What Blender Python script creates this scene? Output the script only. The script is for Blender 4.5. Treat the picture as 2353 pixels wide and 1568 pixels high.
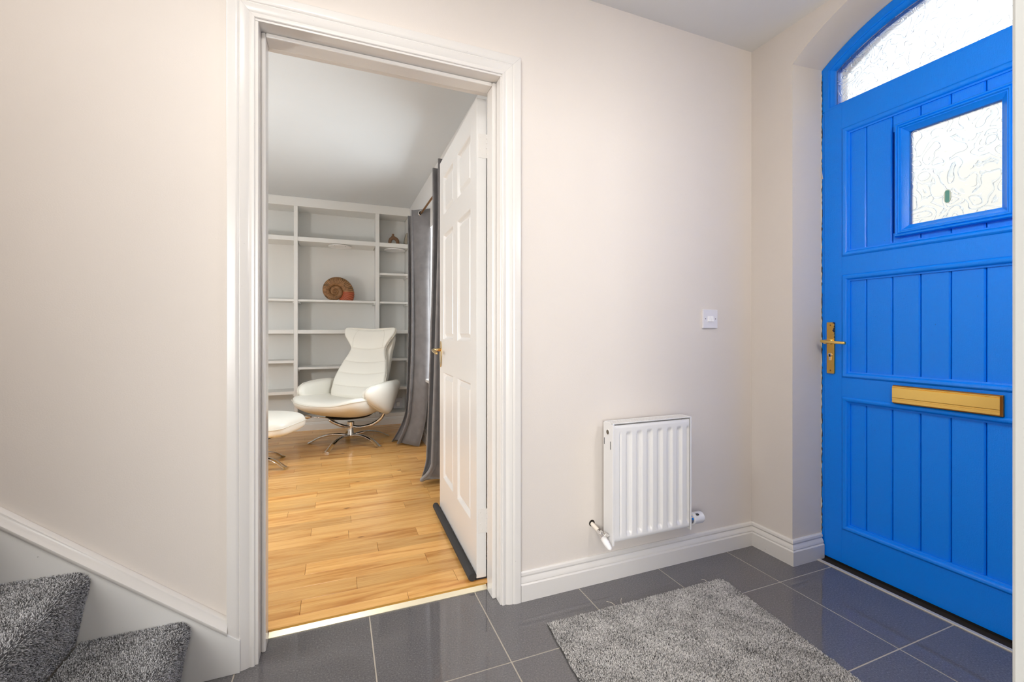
import bpy, bmesh, math, random
import numpy as np
from mathutils import Vector, Matrix
random.seed(7); rng = np.random.default_rng(7)
PI = math.pi
S = bpy.context.scene
C = S.collection
for o in list(bpy.data.objects): bpy.data.objects.remove(o)

# ------------------------------------------------------------------ camera, world, light, exposure
cam = bpy.data.cameras.new('camera'); co = bpy.data.objects.new('camera', cam); C.objects.link(co)
cam.sensor_width = 36; cam.lens = 36*1013/2353; cam.shift_y = -21/2353
cam.clip_start = 0.02
co.location = (-1.877, -1.562, 1.03); co.rotation_euler = (PI/2, 0, -math.radians(21.718))
S.camera = co
S.view_settings.view_transform = 'Standard'; S.view_settings.look = 'None'
S.view_settings.gamma = 1; S.view_settings.use_curve_mapping = False
S.view_settings.exposure = -0.26
w = bpy.data.worlds.new('sky'); S.world = w; w.use_nodes = True
bg = w.node_tree.nodes['Background']; bg.inputs[0].default_value = (0.93, 0.97, 1, 1); bg.inputs[1].default_value = 2.1
S.cycles.max_bounces = 10; S.cycles.diffuse_bounces = 6; S.cycles.glossy_bounces = 4
S.cycles.transmission_bounces = 6; S.cycles.transparent_max_bounces = 8
S.cycles.sample_clamp_indirect = 6; S.cycles.caustics_reflective = False; S.cycles.caustics_refractive = False

def area(name, loc, target, sx, sy, power, col=(1, 1, 1)):
    l = bpy.data.lights.new(name, 'AREA'); l.shape = 'RECTANGLE'; l.size = sx; l.size_y = sy
    l.energy = power; l.color = col
    o = bpy.data.objects.new(name, l); C.objects.link(o); o.location = loc
    o.rotation_euler = (Vector(target)-Vector(loc)).to_track_quat('-Z', 'Y').to_euler()
    return o
DAY = (1.0, 0.985, 0.965)
area('opposite_room_window_light', (-3.9, -5.42, 1.45), (-2.3, 0, 1.1), 2.6, 1.9, 245, DAY)
area('stairwell_fill_light', (-4.6, -0.75, 3.3), (-1.4, -0.6, 0.7), 1.1, 1.1, 50, DAY)  # added fill for the left wall, hung free in the stairwell
area('porch_daylight', (1.1, -0.675, 3.1), (-0.6, -0.675, 1.6), 0.9, 0.9, 16, (0.97, 0.985, 1))
area('living_side_window_light', (-0.72, 2.05, 1.3), (-3, 2.05, 1.0), 1.25, 1.25, 58, (0.93, 0.97, 1))
area('living_far_window_light', (-5.05, 1.3, 1.35), (-1.6, 2.9, 1.1), 1.6, 1.3, 13, (0.94, 0.97, 1))

# ------------------------------------------------------------------ helpers
def lin(r, g, b):
    f = lambda c: (c/255/12.92) if c/255 <= 0.04045 else ((c/255+0.055)/1.055)**2.4
    return (f(r), f(g), f(b), 1)

def material(name, col, rough=0.5, metal=0.0, spec=0.5, coat=0.0, coat_rough=0.05):
    m = bpy.data.materials.new(name); m.use_nodes = True
    b = m.node_tree.nodes['Principled BSDF']
    b.inputs['Base Color'].default_value = col; b.inputs['Roughness'].default_value = rough
    b.inputs['Metallic'].default_value = metal; b.inputs['Specular IOR Level'].default_value = spec
    b.inputs['Coat Weight'].default_value = coat; b.inputs['Coat Roughness'].default_value = coat_rough
    return m

def nd(m, t, **k):
    n = m.node_tree.nodes.new(t)
    for a, v in k.items():
        if hasattr(n, a): setattr(n, a, v)
        else: n.inputs[a.replace('_', ' ')].default_value = v
    return n
def lk(m, a, b): m.node_tree.links.new(a, b)
def bsdf(m): return m.node_tree.nodes['Principled BSDF']
def coords(m, scale=(1, 1, 1), kind='Object'):
    t = nd(m, 'ShaderNodeTexCoord'); mp = nd(m, 'ShaderNodeMapping'); mp.inputs['Scale'].default_value = scale
    lk(m, t.outputs[kind], mp.inputs[0]); return mp.outputs[0]
def world_coords(m, scale=(1, 1, 1)):
    t = nd(m, 'ShaderNodeNewGeometry'); mp = nd(m, 'ShaderNodeMapping'); mp.inputs['Scale'].default_value = scale
    lk(m, t.outputs['Position'], mp.inputs[0]); return mp.outputs[0]
def bump(m, scale=200, strength=0.1, dist=0.001, detail=3, vec=None, extra=None):
    n = nd(m, 'ShaderNodeTexNoise', Scale=scale, Detail=detail)
    lk(m, vec if vec else world_coords(m), n.inputs['Vector'])
    bp = nd(m, 'ShaderNodeBump', Strength=strength, Distance=dist)
    lk(m, n.outputs[0], bp.inputs['Height']); lk(m, bp.outputs[0], bsdf(m).inputs['Normal'])
    return bp
def ramp(m, fac, stops):
    r = nd(m, 'ShaderNodeValToRGB'); e = r.color_ramp.elements
    while len(e) < len(stops): e.new(0.5)
    for el, (p, c) in zip(e, stops): el.position = p; el.color = c
    lk(m, fac, r.inputs[0]); return r.outputs[0]
def mixc(m, fac, a, b):
    n = nd(m, 'ShaderNodeMix', data_type='RGBA')
    if hasattr(fac, 'links'): lk(m, fac, n.inputs[0])
    else: n.inputs[0].default_value = fac
    for s, v in ((n.inputs[6], a), (n.inputs[7], b)):
        if hasattr(v, 'links'): lk(m, v, s)
        else: s.default_value = v
    return n.outputs[2]

# ------------------------------------------------------------------ materials
M = {}
def wallpaint(name, col):
    m = material(name, col, 0.62, spec=0.3); v = world_coords(m)
    n = nd(m, 'ShaderNodeTexNoise', Scale=3, Detail=4); lk(m, v, n.inputs['Vector'])
    c = ramp(m, n.outputs[0], [(0.3, tuple(x*0.975 for x in col[:3])+(1,)), (0.7, col)])
    lk(m, c, bsdf(m).inputs['Base Color']); bump(m, 260, 0.22, 0.0012, 3, v); return m
M['wall'] = wallpaint('wall_paint', lin(221, 214, 207))
M['reveal'] = wallpaint('warmed_reveal_paint', lin(236, 225, 206))  # tint warmed to offset the blue light bounced off the door
M['ceil'] = wallpaint('ceiling_paint', lin(222, 221, 218))
M['lceil'] = wallpaint('cooled_living_ceiling_paint', lin(213, 219, 223))  # tint cooled to offset warm light bounced off the floor boards
M['living'] = wallpaint('living_paint', lin(222, 222, 221))
M['gloss'] = material('white_gloss', lin(221, 218, 214), 0.22, spec=0.5)
def glossy(m):
    v = world_coords(m)
    bump(m, 90, 0.1, 0.001, 2, v)
    # chips and scuffs in the old paint
    n = nd(m, 'ShaderNodeTexNoise', Scale=95, Detail=3, Roughness=0.6); lk(m, v, n.inputs['Vector'])
    k = ramp(m, n.outputs[0], [(0.74, (0, 0, 0, 1)), (0.77, (1, 1, 1, 1))])
    base = tuple(bsdf(m).inputs['Base Color'].default_value)
    lk(m, mixc(m, k, base, tuple(x*0.62 for x in base[:3])+(1,)), bsdf(m).inputs['Base Color'])
glossy(M['gloss'])
M['string'] = material('string_gloss', lin(226, 226, 224), 0.28); glossy(M['string'])
M['doorwhite'] = material('door_white', lin(222, 221, 219), 0.3)
vv = world_coords(M['doorwhite'], (90, 90, 6)); bump(M['doorwhite'], 3, 0.25, 0.001, 4, vv)
M['satin'] = material('shelf_white', lin(226, 226, 223), 0.4)
bump(M['satin'], 60, 0.06, 0.001, 2)
M['rad'] = material('radiator_enamel', lin(229, 228, 227), 0.25)
M['plastic'] = material('white_plastic', lin(228, 226, 230), 0.3)
M['plastic_w'] = material('bright_plastic', lin(244, 243, 243), 0.3)
M['chrome'] = material('chrome', (0.78, 0.76, 0.74, 1), 0.08, 1.0)
M['black'] = material('black', lin(22, 21, 20), 0.6)
M['dark'] = material('dark_gap', lin(34, 27, 20), 0.9)
M['brass'] = material('polished_brass', lin(246, 206, 116), 0.26, 1.0)
M['brass_reflect'] = material('brass_baked_reflection', lin(255, 246, 218), 0.3, 0.75)  # threshold ramp: the white it reflects is put into the base colour
M['gilt'] = material('polished_gilt', lin(222, 192, 140), 0.12, 1.0)
M['brass_dark'] = material('gold_ribbed', lin(190, 142, 58), 0.45, 0.25)
M['steel'] = material('dull_steel', lin(116, 108, 96), 0.45, 0.7)
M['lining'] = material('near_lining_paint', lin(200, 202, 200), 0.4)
M['rodbrass'] = material('antique_brass', lin(150, 105, 55), 0.35, 0.9)
M['copperpaint'] = material('painted_pipe', lin(232, 222, 210), 0.4)

# worn brass plate: the dark blue paint line round its edges
m = material('worn_brass', lin(236, 185, 92), 0.22, 1.0); M['wornbrass'] = m
v = coords(m, (1, 1, 1)); n = nd(m, 'ShaderNodeTexNoise', Scale=120, Detail=4); lk(m, v, n.inputs['Vector'])
sep = nd(m, 'ShaderNodeSeparateXYZ'); lk(m, v, sep.inputs[0])
a1 = nd(m, 'ShaderNodeMath', operation='MULTIPLY_ADD'); lk(m, sep.outputs[1], a1.inputs[0]); a1.inputs[1].default_value = -22; a1.inputs[2].default_value = 0.0
a2 = nd(m, 'ShaderNodeMath', operation='MULTIPLY_ADD'); lk(m, sep.outputs[2], a2.inputs[0]); a2.inputs[1].default_value = 1.7; lk(m, a1.outputs[0], a2.inputs[2])
a3 = nd(m, 'ShaderNodeMath', operation='ADD'); lk(m, a2.outputs[0], a3.inputs[0]); lk(m, n.outputs[0], a3.inputs[1])
k = ramp(m, a3.outputs[0], [(0.96, (0, 0, 0, 1)), (0.975, (1, 1, 1, 1))])
lk(m, mixc(m, k, lin(236, 185, 92), lin(20, 24, 60)), bsdf(m).inputs['Base Color'])
inv = nd(m, 'ShaderNodeMath', operation='SUBTRACT'); inv.inputs[0].default_value = 1; lk(m, k, inv.inputs[1]); lk(m, inv.outputs[0], bsdf(m).inputs['Metallic'])

# blue gloss door paint with brush marks
m = material('blue_gloss', lin(0, 130, 247), 0.15, spec=0.38); M['blue'] = m
v = world_coords(m, (40, 160, 12)); n = nd(m, 'ShaderNodeTexNoise', Scale=3.2, Detail=5, Roughness=0.6); lk(m, v, n.inputs['Vector'])
v2 = world_coords(m, (260, 260, 120)); n2 = nd(m, 'ShaderNodeTexNoise', Scale=1.6, Detail=3); lk(m, v2, n2.inputs['Vector'])
ad = nd(m, 'ShaderNodeMath', operation='ADD'); lk(m, n.outputs[0], ad.inputs[0]); lk(m, n2.outputs[0], ad.inputs[1])
bp = nd(m, 'ShaderNodeBump', Strength=0.55, Distance=0.0012); lk(m, ad.outputs[0], bp.inputs['Height']); lk(m, bp.outputs[0], bsdf(m).inputs['Normal'])
n3 = nd(m, 'ShaderNodeTexNoise', Scale=140, Detail=3); lk(m, world_coords(m), n3.inputs['Vector'])
k = ramp(m, n3.outputs[0], [(0.76, (0, 0, 0, 1)), (0.8, (1, 1, 1, 1))])
lk(m, mixc(m, k, lin(0, 130, 247), lin(4, 36, 96)), bsdf(m).inputs['Base Color'])

def see_through(m, f):
    tr = nd(m, 'ShaderNodeBsdfTransparent'); mx = nd(m, 'ShaderNodeMixShader'); mx.inputs[0].default_value = f
    out = [n_ for n_ in m.node_tree.nodes if n_.type == 'OUTPUT_MATERIAL'][0]
    lk(m, bsdf(m).outputs[0], mx.inputs[1]); lk(m, tr.outputs[0], mx.inputs[2]); lk(m, mx.outputs[0], out.inputs[0])
M['bluedark'] = material('grimy_blue', lin(4, 44, 120), 0.6)
# patterned obscure glass: swirls in relief
def swirl_glass(name, tint):
    m = bpy.data.materials.new(name); m.use_nodes = True; nt = m.node_tree
    b = bsdf(m); b.inputs['Base Color'].default_value = tint; b.inputs['Transmission Weight'].default_value = 1
    b.inputs['Roughness'].default_value = 0.16; b.inputs['IOR'].default_value = 1.35
    v = coords(m)
    warp = nd(m, 'ShaderNodeTexNoise', Scale=11, Detail=1); lk(m, v, warp.inputs['Vector'])
    mx = nd(m, 'ShaderNodeMix', data_type='VECTOR'); mx.inputs[0].default_value = 0.16; lk(m, v, mx.inputs[4]); lk(m, warp.outputs['Color'], mx.inputs[5])
    vo = nd(m, 'ShaderNodeTexVoronoi', Scale=14, feature='F1'); lk(m, mx.outputs[1], vo.inputs['Vector'])
    si = nd(m, 'ShaderNodeMath', operation='SINE'); mu = nd(m, 'ShaderNodeMath', operation='MULTIPLY'); mu.inputs[1].default_value = 26
    lk(m, vo.outputs['Distance'], mu.inputs[0]); lk(m, mu.outputs[0], si.inputs[0])
    r = ramp(m, si.outputs[0], [(0.72, (0, 0, 0, 1)), (0.93, (1, 1, 1, 1))])
    bp = nd(m, 'ShaderNodeBump', Strength=0.5, Distance=0.004); lk(m, r, bp.inputs['Height']); lk(m, bp.outputs[0], b.inputs['Normal'])
    lk(m, mixc(m, r, tint, (0.70, 0.80, 0.93, 1)), b.inputs['Base Color'])
    see_through(m, 0.3)
    return m
M['glass'] = swirl_glass('obscure_glass', (0.95, 0.96, 0.97, 1))
m = material('clear_glass', (0.95, 0.97, 0.98, 1), 0.02); bsdf(m).inputs['Transmission Weight'].default_value = 1; bsdf(m).inputs['IOR'].default_value = 1.05; see_through(m, 0.85); M['clear'] = m
M['teal'] = material('teal_glass', lin(90, 150, 140), 0.2)
M['teal_pale'] = material('pale_teal', lin(205, 215, 200), 0.3)

# slate grey polished tile
m = material('tile', lin(92, 90, 92), 0.05, spec=0.9); M['tile'] = m
v = world_coords(m)
n = nd(m, 'ShaderNodeTexNoise', Scale=190, Detail=4, Roughness=0.7); lk(m, v, n.inputs['Vector'])
oi = nd(m, 'ShaderNodeObjectInfo')
c1 = ramp(m, n.outputs[0], [(0.25, lin(44, 42, 44)), (0.46, lin(92, 90, 93)), (0.6, lin(112, 110, 112)), (0.74, lin(172, 172, 170))])
nb = nd(m, 'ShaderNodeTexNoise', Scale=6, Detail=3); lk(m, v, nb.inputs['Vector'])
c2 = mixc(m, nb.outputs[0], lin(90, 88, 91), lin(112, 110, 111))
lk(m, mixc(m, 0.5, c1, c2), bsdf(m).inputs['Base Color'])
M['grout'] = material('grout', lin(178, 170, 158), 0.9)

# varnished floor boards; each board its own tone and grain
m = material('floor_board', lin(220, 165, 95), 0.22, spec=0.45); M['board'] = m
oi = nd(m, 'ShaderNodeObjectInfo')
geo = nd(m, 'ShaderNodeNewGeometry')
off = nd(m, 'ShaderNodeVectorMath', operation='SCALE'); comb = nd(m, 'ShaderNodeCombineXYZ')
for i in range(3): lk(m, oi.outputs['Random'], comb.inputs[i])
lk(m, comb.outputs[0], off.inputs[0]); off.inputs['Scale'].default_value = 37
addv = nd(m, 'ShaderNodeVectorMath', operation='ADD'); lk(m, geo.outputs['Position'], addv.inputs[0]); lk(m, off.outputs[0], addv.inputs[1])
mp = nd(m, 'ShaderNodeMapping'); mp.inputs['Scale'].default_value = (1.3, 15, 15); lk(m, addv.outputs[0], mp.inputs[0])
n = nd(m, 'ShaderNodeTexNoise', Scale=1.6, Detail=5, Roughness=0.55, Distortion=0.7); lk(m, mp.outputs[0], n.inputs['Vector'])
g = ramp(m, n.outputs[0], [(0.3, lin(194, 132, 68)), (0.45, lin(224, 170, 100)), (0.6, lin(236, 187, 118)), (0.75, lin(228, 174, 104))])
mp2 = nd(m, 'ShaderNodeMapping'); mp2.inputs['Scale'].default_value = (6, 160, 160); lk(m, addv.outputs[0], mp2.inputs[0])
nf = nd(m, 'ShaderNodeTexNoise', Scale=1.5, Detail=3); lk(m, mp2.outputs[0], nf.inputs['Vector'])
g2 = mixc(m, ramp(m, nf.outputs[0], [(0.5, (0, 0, 0, 1)), (0.8, (0.35, 0.35, 0.35, 1))]), g, lin(170, 105, 50))
hs = nd(m, 'ShaderNodeHueSaturation'); lk(m, g2, hs.inputs['Color'])
mr = nd(m, 'ShaderNodeMapRange'); mr.inputs[3].default_value = 0.83; mr.inputs[4].default_value = 1.1; lk(m, oi.outputs['Random'], mr.inputs[0]); lk(m, mr.outputs[0], hs.inputs['Value'])
kn = nd(m, 'ShaderNodeTexVoronoi', Scale=1.0); mp3 = nd(m, 'ShaderNodeMapping'); mp3.inputs['Scale'].default_value = (3, 9, 9); lk(m, addv.outputs[0], mp3.inputs[0]); lk(m, mp3.outputs[0], kn.inputs['Vector'])
kk = ramp(m, kn.outputs['Distance'], [(0.03, (1, 1, 1, 1)), (0.07, (0, 0, 0, 1))])
lk(m, mixc(m, kk, hs.outputs[0], lin(95, 55, 28)), bsdf(m).inputs['Base Color'])
bp = nd(m, 'ShaderNodeBump', Strength=0.05, Distance=0.001); lk(m, nb.outputs[0] if False else n.outputs[0], bp.inputs['Height']); lk(m, bp.outputs[0], bsdf(m).inputs['Normal'])
M['seam'] = material('board_seam', lin(105, 66, 32), 0.9)

# carpet tufts, colour from a per-tuft attribute
def pile_mat(name):
    m = material(name, (0.2, 0.2, 0.2, 1), 0.95, spec=0.1)
    a = nd(m, 'ShaderNodeAttribute', attribute_name='tuft'); lk(m, a.outputs['Color'], bsdf(m).inputs['Base Color'])
    bsdf(m).inputs['Sheen Weight'].default_value = 0.25; return m
M['pile'] = pile_mat('carpet_pile')
M['matback'] = material('mat_backing', lin(70, 68, 66), 0.95)
M['carpet'] = material('carpet_base', lin(70, 70, 73), 0.95)

m = material('cream_leather', lin(233, 231, 222), 0.36, spec=0.45); M['leather'] = m
bump(m, 320, 0.12, 0.0008, 4)
M['piping'] = material('leather_piping', lin(222, 219, 208), 0.4)
def velvet(name, col):
    m = material(name, col, 0.75, spec=0.2); bsdf(m).inputs['Sheen Weight'].default_value = 0.35
    n = nd(m, 'ShaderNodeTexNoise', Scale=14, Detail=4); lk(m, world_coords(m), n.inputs['Vector'])
    lk(m, ramp(m, n.outputs[0], [(0.3, tuple(x*0.85 for x in col[:3])+(1,)), (0.7, tuple(min(1, x*1.12) for x in col[:3])+(1,))]), bsdf(m).inputs['Base Color'])
    return m
M['curtain'] = velvet('grey_velvet', lin(112, 110, 111))
M['foam'] = material('charcoal_foam', lin(52, 52, 53), 0.85)
M['stone'] = material('brown_ceramic', lin(122, 92, 68), 0.8)
m = material('fossil_shell', lin(170, 130, 85), 0.6); M['shell'] = m
n = nd(m, 'ShaderNodeTexNoise', Scale=34, Detail=4); lk(m, coords(m), n.inputs['Vector'])
a = nd(m, 'ShaderNodeAttribute', attribute_name='rib')
c1 = ramp(m, n.outputs[0], [(0.32, lin(70, 78, 50)), (0.4, lin(140, 100, 60)), (0.6, lin(176, 132, 84)), (0.75, lin(186, 128, 92))])
lk(m, mixc(m, a.outputs['Fac'], lin(92, 60, 34), c1), bsdf(m).inputs['Base Color'])
m = material('fossil_mouth', lin(172, 84, 48), 0.55); M['shell_red'] = m
a = nd(m, 'ShaderNodeAttribute', attribute_name='rib'); lk(m, mixc(m, a.outputs['Fac'], lin(120, 50, 22), lin(190, 98, 60)), bsdf(m).inputs['Base Color'])
m = material('woven_pattern', lin(40, 36, 32), 0.8); M['woven'] = m
ch = nd(m, 'ShaderNodeTexChecker', Scale=170); lk(m, coords(m), ch.inputs['Vector']); ch.inputs['Color1'].default_value = lin(30, 26, 22); ch.inputs['Color2'].default_value = lin(205, 195, 175)
lk(m, ch.outputs['Color'], bsdf(m).inputs['Base Color'])
M['paving'] = material('paving', lin(170, 166, 160), 0.9)
M['render'] = material('pale_render', lin(232, 228, 218), 0.9)
M['sealant'] = material('old_sealant', lin(222, 212, 196), 0.7)
M['alu'] = material('threshold_metal', lin(215, 208, 196), 0.45, 0.4)
m = material('lamp_glow', (1, 1, 1, 1), 0.5); bsdf(m).inputs['Emission Color'].default_value = (1, 0.965, 0.93, 1); bsdf(m).inputs['Emission Strength'].default_value = 60; M['glow'] = m
m = material('globe_glow', (1, 1, 1, 1), 0.5); bsdf(m).inputs['Emission Color'].default_value = (1, 0.985, 0.96, 1); bsdf(m).inputs['Emission Strength'].default_value = 100; M['globe'] = m
m = material('wall_globe_glow', (1, 1, 1, 1), 0.5); bsdf(m).inputs['Emission Color'].default_value = (1, 0.975, 0.94, 1); bsdf(m).inputs['Emission Strength'].default_value = 56; M['wallglobe'] = m

# ------------------------------------------------------------------ mesh builders
class MB:
    def __init__(s): s.v = []; s.f = []; s.mi = []
    def add(s, vs, fs, mi=0):
        o = len(s.v); s.v += [tuple(p) for p in vs]; s.f += [tuple(i+o for i in f) for f in fs]; s.mi += [mi]*len(fs); return s
    def box(s, x0, x1, y0, y1, z0, z1, mi=0):
        x0, x1 = min(x0, x1), max(x0, x1); y0, y1 = min(y0, y1), max(y0, y1); z0, z1 = min(z0, z1), max(z0, z1)
        return s.add([(x0,y0,z0),(x1,y0,z0),(x1,y1,z0),(x0,y1,z0),(x0,y0,z1),(x1,y0,z1),(x1,y1,z1),(x0,y1,z1)],
                     [(0,3,2,1),(4,5,6,7),(0,1,5,4),(1,2,6,5),(2,3,7,6),(3,0,4,7)], mi)
    def prism(s, pts, fn, d0, d1, mi=0):
        """closed 2-D outline pushed from d0 to d1; fn(a, b, d) -> xyz"""
        n = len(pts); vs = [fn(a, b, d0) for a, b in pts]+[fn(a, b, d1) for a, b in pts]
        fs = [tuple(range(n-1, -1, -1)), tuple(range(n, 2*n))]+[(i, (i+1) % n, n+(i+1) % n, n+i) for i in range(n)]
        return s.add(vs, fs, mi)
    def loft(s, rings, cap=True, closed=True, mi=0):
        n = len(rings[0]); vs = [p for r in rings for p in r]; fs = []
        for i in range(len(rings)-1):
            for j in range(n if closed else n-1):
                k = (j+1) % n; fs.append((i*n+j, i*n+k, (i+1)*n+k, (i+1)*n+j))
        if cap: fs += [tuple(range(n-1, -1, -1)), tuple((len(rings)-1)*n+j for j in range(n))]
        return s.add(vs, fs, mi)
    def tube(s, pts, r, n=10, mi=0, flat=1.0, cap=True):
        pts = [Vector(p) for p in pts]; rr = r if isinstance(r, (list, tuple)) else [r]*len(pts); rings = []
        up = None
        for i, p in enumerate(pts):
            t = (pts[min(i+1, len(pts)-1)]-pts[max(i-1, 0)]).normalized()
            if up is None: up = Vector((0, 0, 1)) if abs(t.z) < 0.9 else Vector((1, 0, 0))
            a = t.cross(up).normalized(); b = a.cross(t).normalized(); up = b
            rings.append([p+(a*math.cos(2*PI*j/n)+b*math.sin(2*PI*j/n)*flat)*rr[i] for j in range(n)])
        return s.loft(rings, cap, mi=mi)
    def lathe(s, prof, fn, n=24, mi=0):
        """profile (radius, height) turned round; fn(a, b, h) -> xyz"""
        return s.loft([[fn(r*math.cos(2*PI*j/n), r*math.sin(2*PI*j/n), h) for j in range(n)] for r, h in prof], True, mi=mi)
    def sweep(s, corners, prof, fn, closed=True, mi=0):
        """mitred moulding: corners (a,b) in order round a frame, inward = left of travel when counter-clockwise; profile (inset, height); fn(a,b,h)"""
        n = len(corners); P = [Vector((a, b)) for a, b in corners]; rings = []
        for i in range(n):
            d1 = (P[i]-P[i-1]).normalized() if (closed or i > 0) else None
            d2 = (P[(i+1) % n]-P[i]).normalized() if (closed or i < n-1) else None
            if d1 is None: d1 = d2
            if d2 is None: d2 = d1
            n1 = Vector((-d1.y, d1.x)); n2 = Vector((-d2.y, d2.x)); mm = (n1+n2)
            mm = mm/(mm.dot(n1)) if mm.length > 1e-6 else n1
            rings.append([fn(P[i].x+mm.x*k, P[i].y+mm.y*k, h) for k, h in prof])
        if closed: rings.append(rings[0])
        return s.loft(rings, not closed, closed=False, mi=mi)
    def build(s, name, mat, parent=None, smooth=False, bevel=0, sub=0, loc=None, rot=None, auto=None):
        me = bpy.data.meshes.new(name); me.from_pydata(s.v, [], s.f)
        mats = mat if isinstance(mat, (list, tuple)) else [mat]
        for k in mats: me.materials.append(M[k])
        if len(mats) > 1: me.polygons.foreach_set('material_index', s.mi)
        bm = bmesh.new(); bm.from_mesh(me); bmesh.ops.recalc_face_normals(bm, faces=bm.faces); bm.to_mesh(me); bm.free()
        if smooth: me.polygons.foreach_set('use_smooth', [True]*len(me.polygons))
        if auto is not None: me.set_sharp_from_angle(angle=math.radians(auto)) ; 
        me.update()
        o = bpy.data.objects.new(name, me); C.objects.link(o); o.parent = parent
        if loc: o.location = loc
        if rot: o.rotation_euler = rot
        if bevel:
            b = o.modifiers.new('bevel', 'BEVEL'); b.width = bevel; b.segments = 2; b.limit_method = 'ANGLE'; b.angle_limit = math.radians(40)
        if sub:
            b = o.modifiers.new('sub', 'SUBSURF'); b.levels = sub; b.render_levels = sub
        return o
def tag(o, label=None, cat=None, group=None, kind=None):
    if label: o['label'] = label
    if cat: o['category'] = cat
    if group: o['group'] = group
    if kind: o['kind'] = kind
    return o
def empty(name, loc, label=None, cat=None, rz=0, group=None, kind=None):
    o = bpy.data.objects.new(name, None); C.objects.link(o); o.location = loc; o.rotation_euler = (0, 0, rz); o.empty_display_size = 0.1
    return tag(o, label, cat, group, kind)
def struct(o, label, cat): return tag(o, label, cat, kind='structure')
def bez(pts, n=24):
    """smooth curve through points (Catmull-Rom)"""
    P = [Vector(p) for p in pts]; out = []
    for i in range(len(P)-1):
        p0 = P[max(i-1, 0)]; p1 = P[i]; p2 = P[i+1]; p3 = P[min(i+2, len(P)-1)]
        m_ = max(2, n//(len(P)-1))
        for k in range(m_):
            t = k/m_; out.append(0.5*((2*p1)+(p2-p0)*t+(2*p0-5*p1+4*p2-p3)*t*t+(3*p1-p0-3*p2+p3)*t**3))
    return out+[P[-1]]
def interp(x, xs, ys): return float(np.interp(x, xs, ys))
def smooth_interp(x, xs, ys):
    # monotone-ish cubic (Catmull-Rom on the knots)
    if x <= xs[0]: return ys[0]
    if x >= xs[-1]: return ys[-1]
    i = max(j for j in range(len(xs)-1) if xs[j] <= x); t = (x-xs[i])/(xs[i+1]-xs[i])
    p1, p2 = ys[i], ys[i+1]; p0 = ys[i-1] if i > 0 else p1; p3 = ys[i+2] if i+2 < len(ys) else p2
    return 0.5*(2*p1+(p2-p0)*t+(2*p0-5*p1+4*p2-p3)*t*t+(3*p1-p0-3*p2+p3)*t**3)

HC = 2.391   # hall ceiling
LC = 2.412   # living room ceiling
LX = -1.112  # living room window wall
# ================================================================== THE SETTING
# main wall with the inner doorway
OX0, OX1, OZ = -2.125, -1.285, 2.02
b = MB()
b.box(-6.0, OX0, 0, 0.15, 0, 3.9); b.box(OX1, 0.36, 0, 0.15, 0, 3.9); b.box(OX0, OX1, 0, 0.15, OZ, 3.9)
struct(b.build('wall_back', 'wall'), 'cream painted hall wall with the inner doorway and radiator', 'wall')
# front wall with the arched door opening
YC, HS = -0.675, 0.468
def arch_f(y): d = y-YC; return 2.380-0.75+math.sqrt(0.75**2-d*d)
def arch_b(y): d = y-YC; return 2.386-0.78+math.sqrt(0.78**2-d*d)
NA = 28
ys = [YC+HS-2*HS*i/NA for i in range(NA+1)]          # -0.207 ... -1.143
b = MB()
b.add([(0,0,0),(0,ys[0],0),(0,ys[0],arch_f(ys[0])),(0,0,arch_f(ys[0])),(0,0,HC+0.02),(0,ys[0],HC+0.02)], [(0,1,2,3),(3,2,5,4)])
b.add([(0,ys[-1],0),(0,-1.36,0),(0,-1.36,HC+0.02),(0,ys[-1],HC+0.02)], [(0,1,2,3)])
for i in range(NA):
    b.add([(0,ys[i],arch_f(ys[i])),(0,ys[i+1],arch_f(ys[i+1])),(0,ys[i+1],HC+0.02),(0,ys[i],HC+0.02)], [(0,1,2,3)])
D1 = 0.36
def arch_d(y, x): return arch_f(y)+(arch_b(y)-arch_f(y))*min(1, x/0.19)
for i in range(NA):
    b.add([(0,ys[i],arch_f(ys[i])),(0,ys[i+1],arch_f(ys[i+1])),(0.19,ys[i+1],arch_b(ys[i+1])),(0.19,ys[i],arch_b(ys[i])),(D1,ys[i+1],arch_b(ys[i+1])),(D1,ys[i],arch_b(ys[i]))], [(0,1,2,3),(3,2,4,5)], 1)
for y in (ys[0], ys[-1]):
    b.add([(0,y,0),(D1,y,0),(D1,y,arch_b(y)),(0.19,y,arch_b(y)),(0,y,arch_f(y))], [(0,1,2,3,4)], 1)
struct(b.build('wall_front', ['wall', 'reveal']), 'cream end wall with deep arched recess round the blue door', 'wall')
# outer leaf of the front wall keeps daylight out
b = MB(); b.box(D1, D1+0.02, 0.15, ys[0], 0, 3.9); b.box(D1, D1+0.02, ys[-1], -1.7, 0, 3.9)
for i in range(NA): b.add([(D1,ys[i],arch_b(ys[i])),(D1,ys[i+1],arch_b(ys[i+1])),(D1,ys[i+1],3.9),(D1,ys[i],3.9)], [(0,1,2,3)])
struct(b.build('wall_porch', 'reveal'), 'outer face of the end wall round the porch arch', 'wall')
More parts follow.
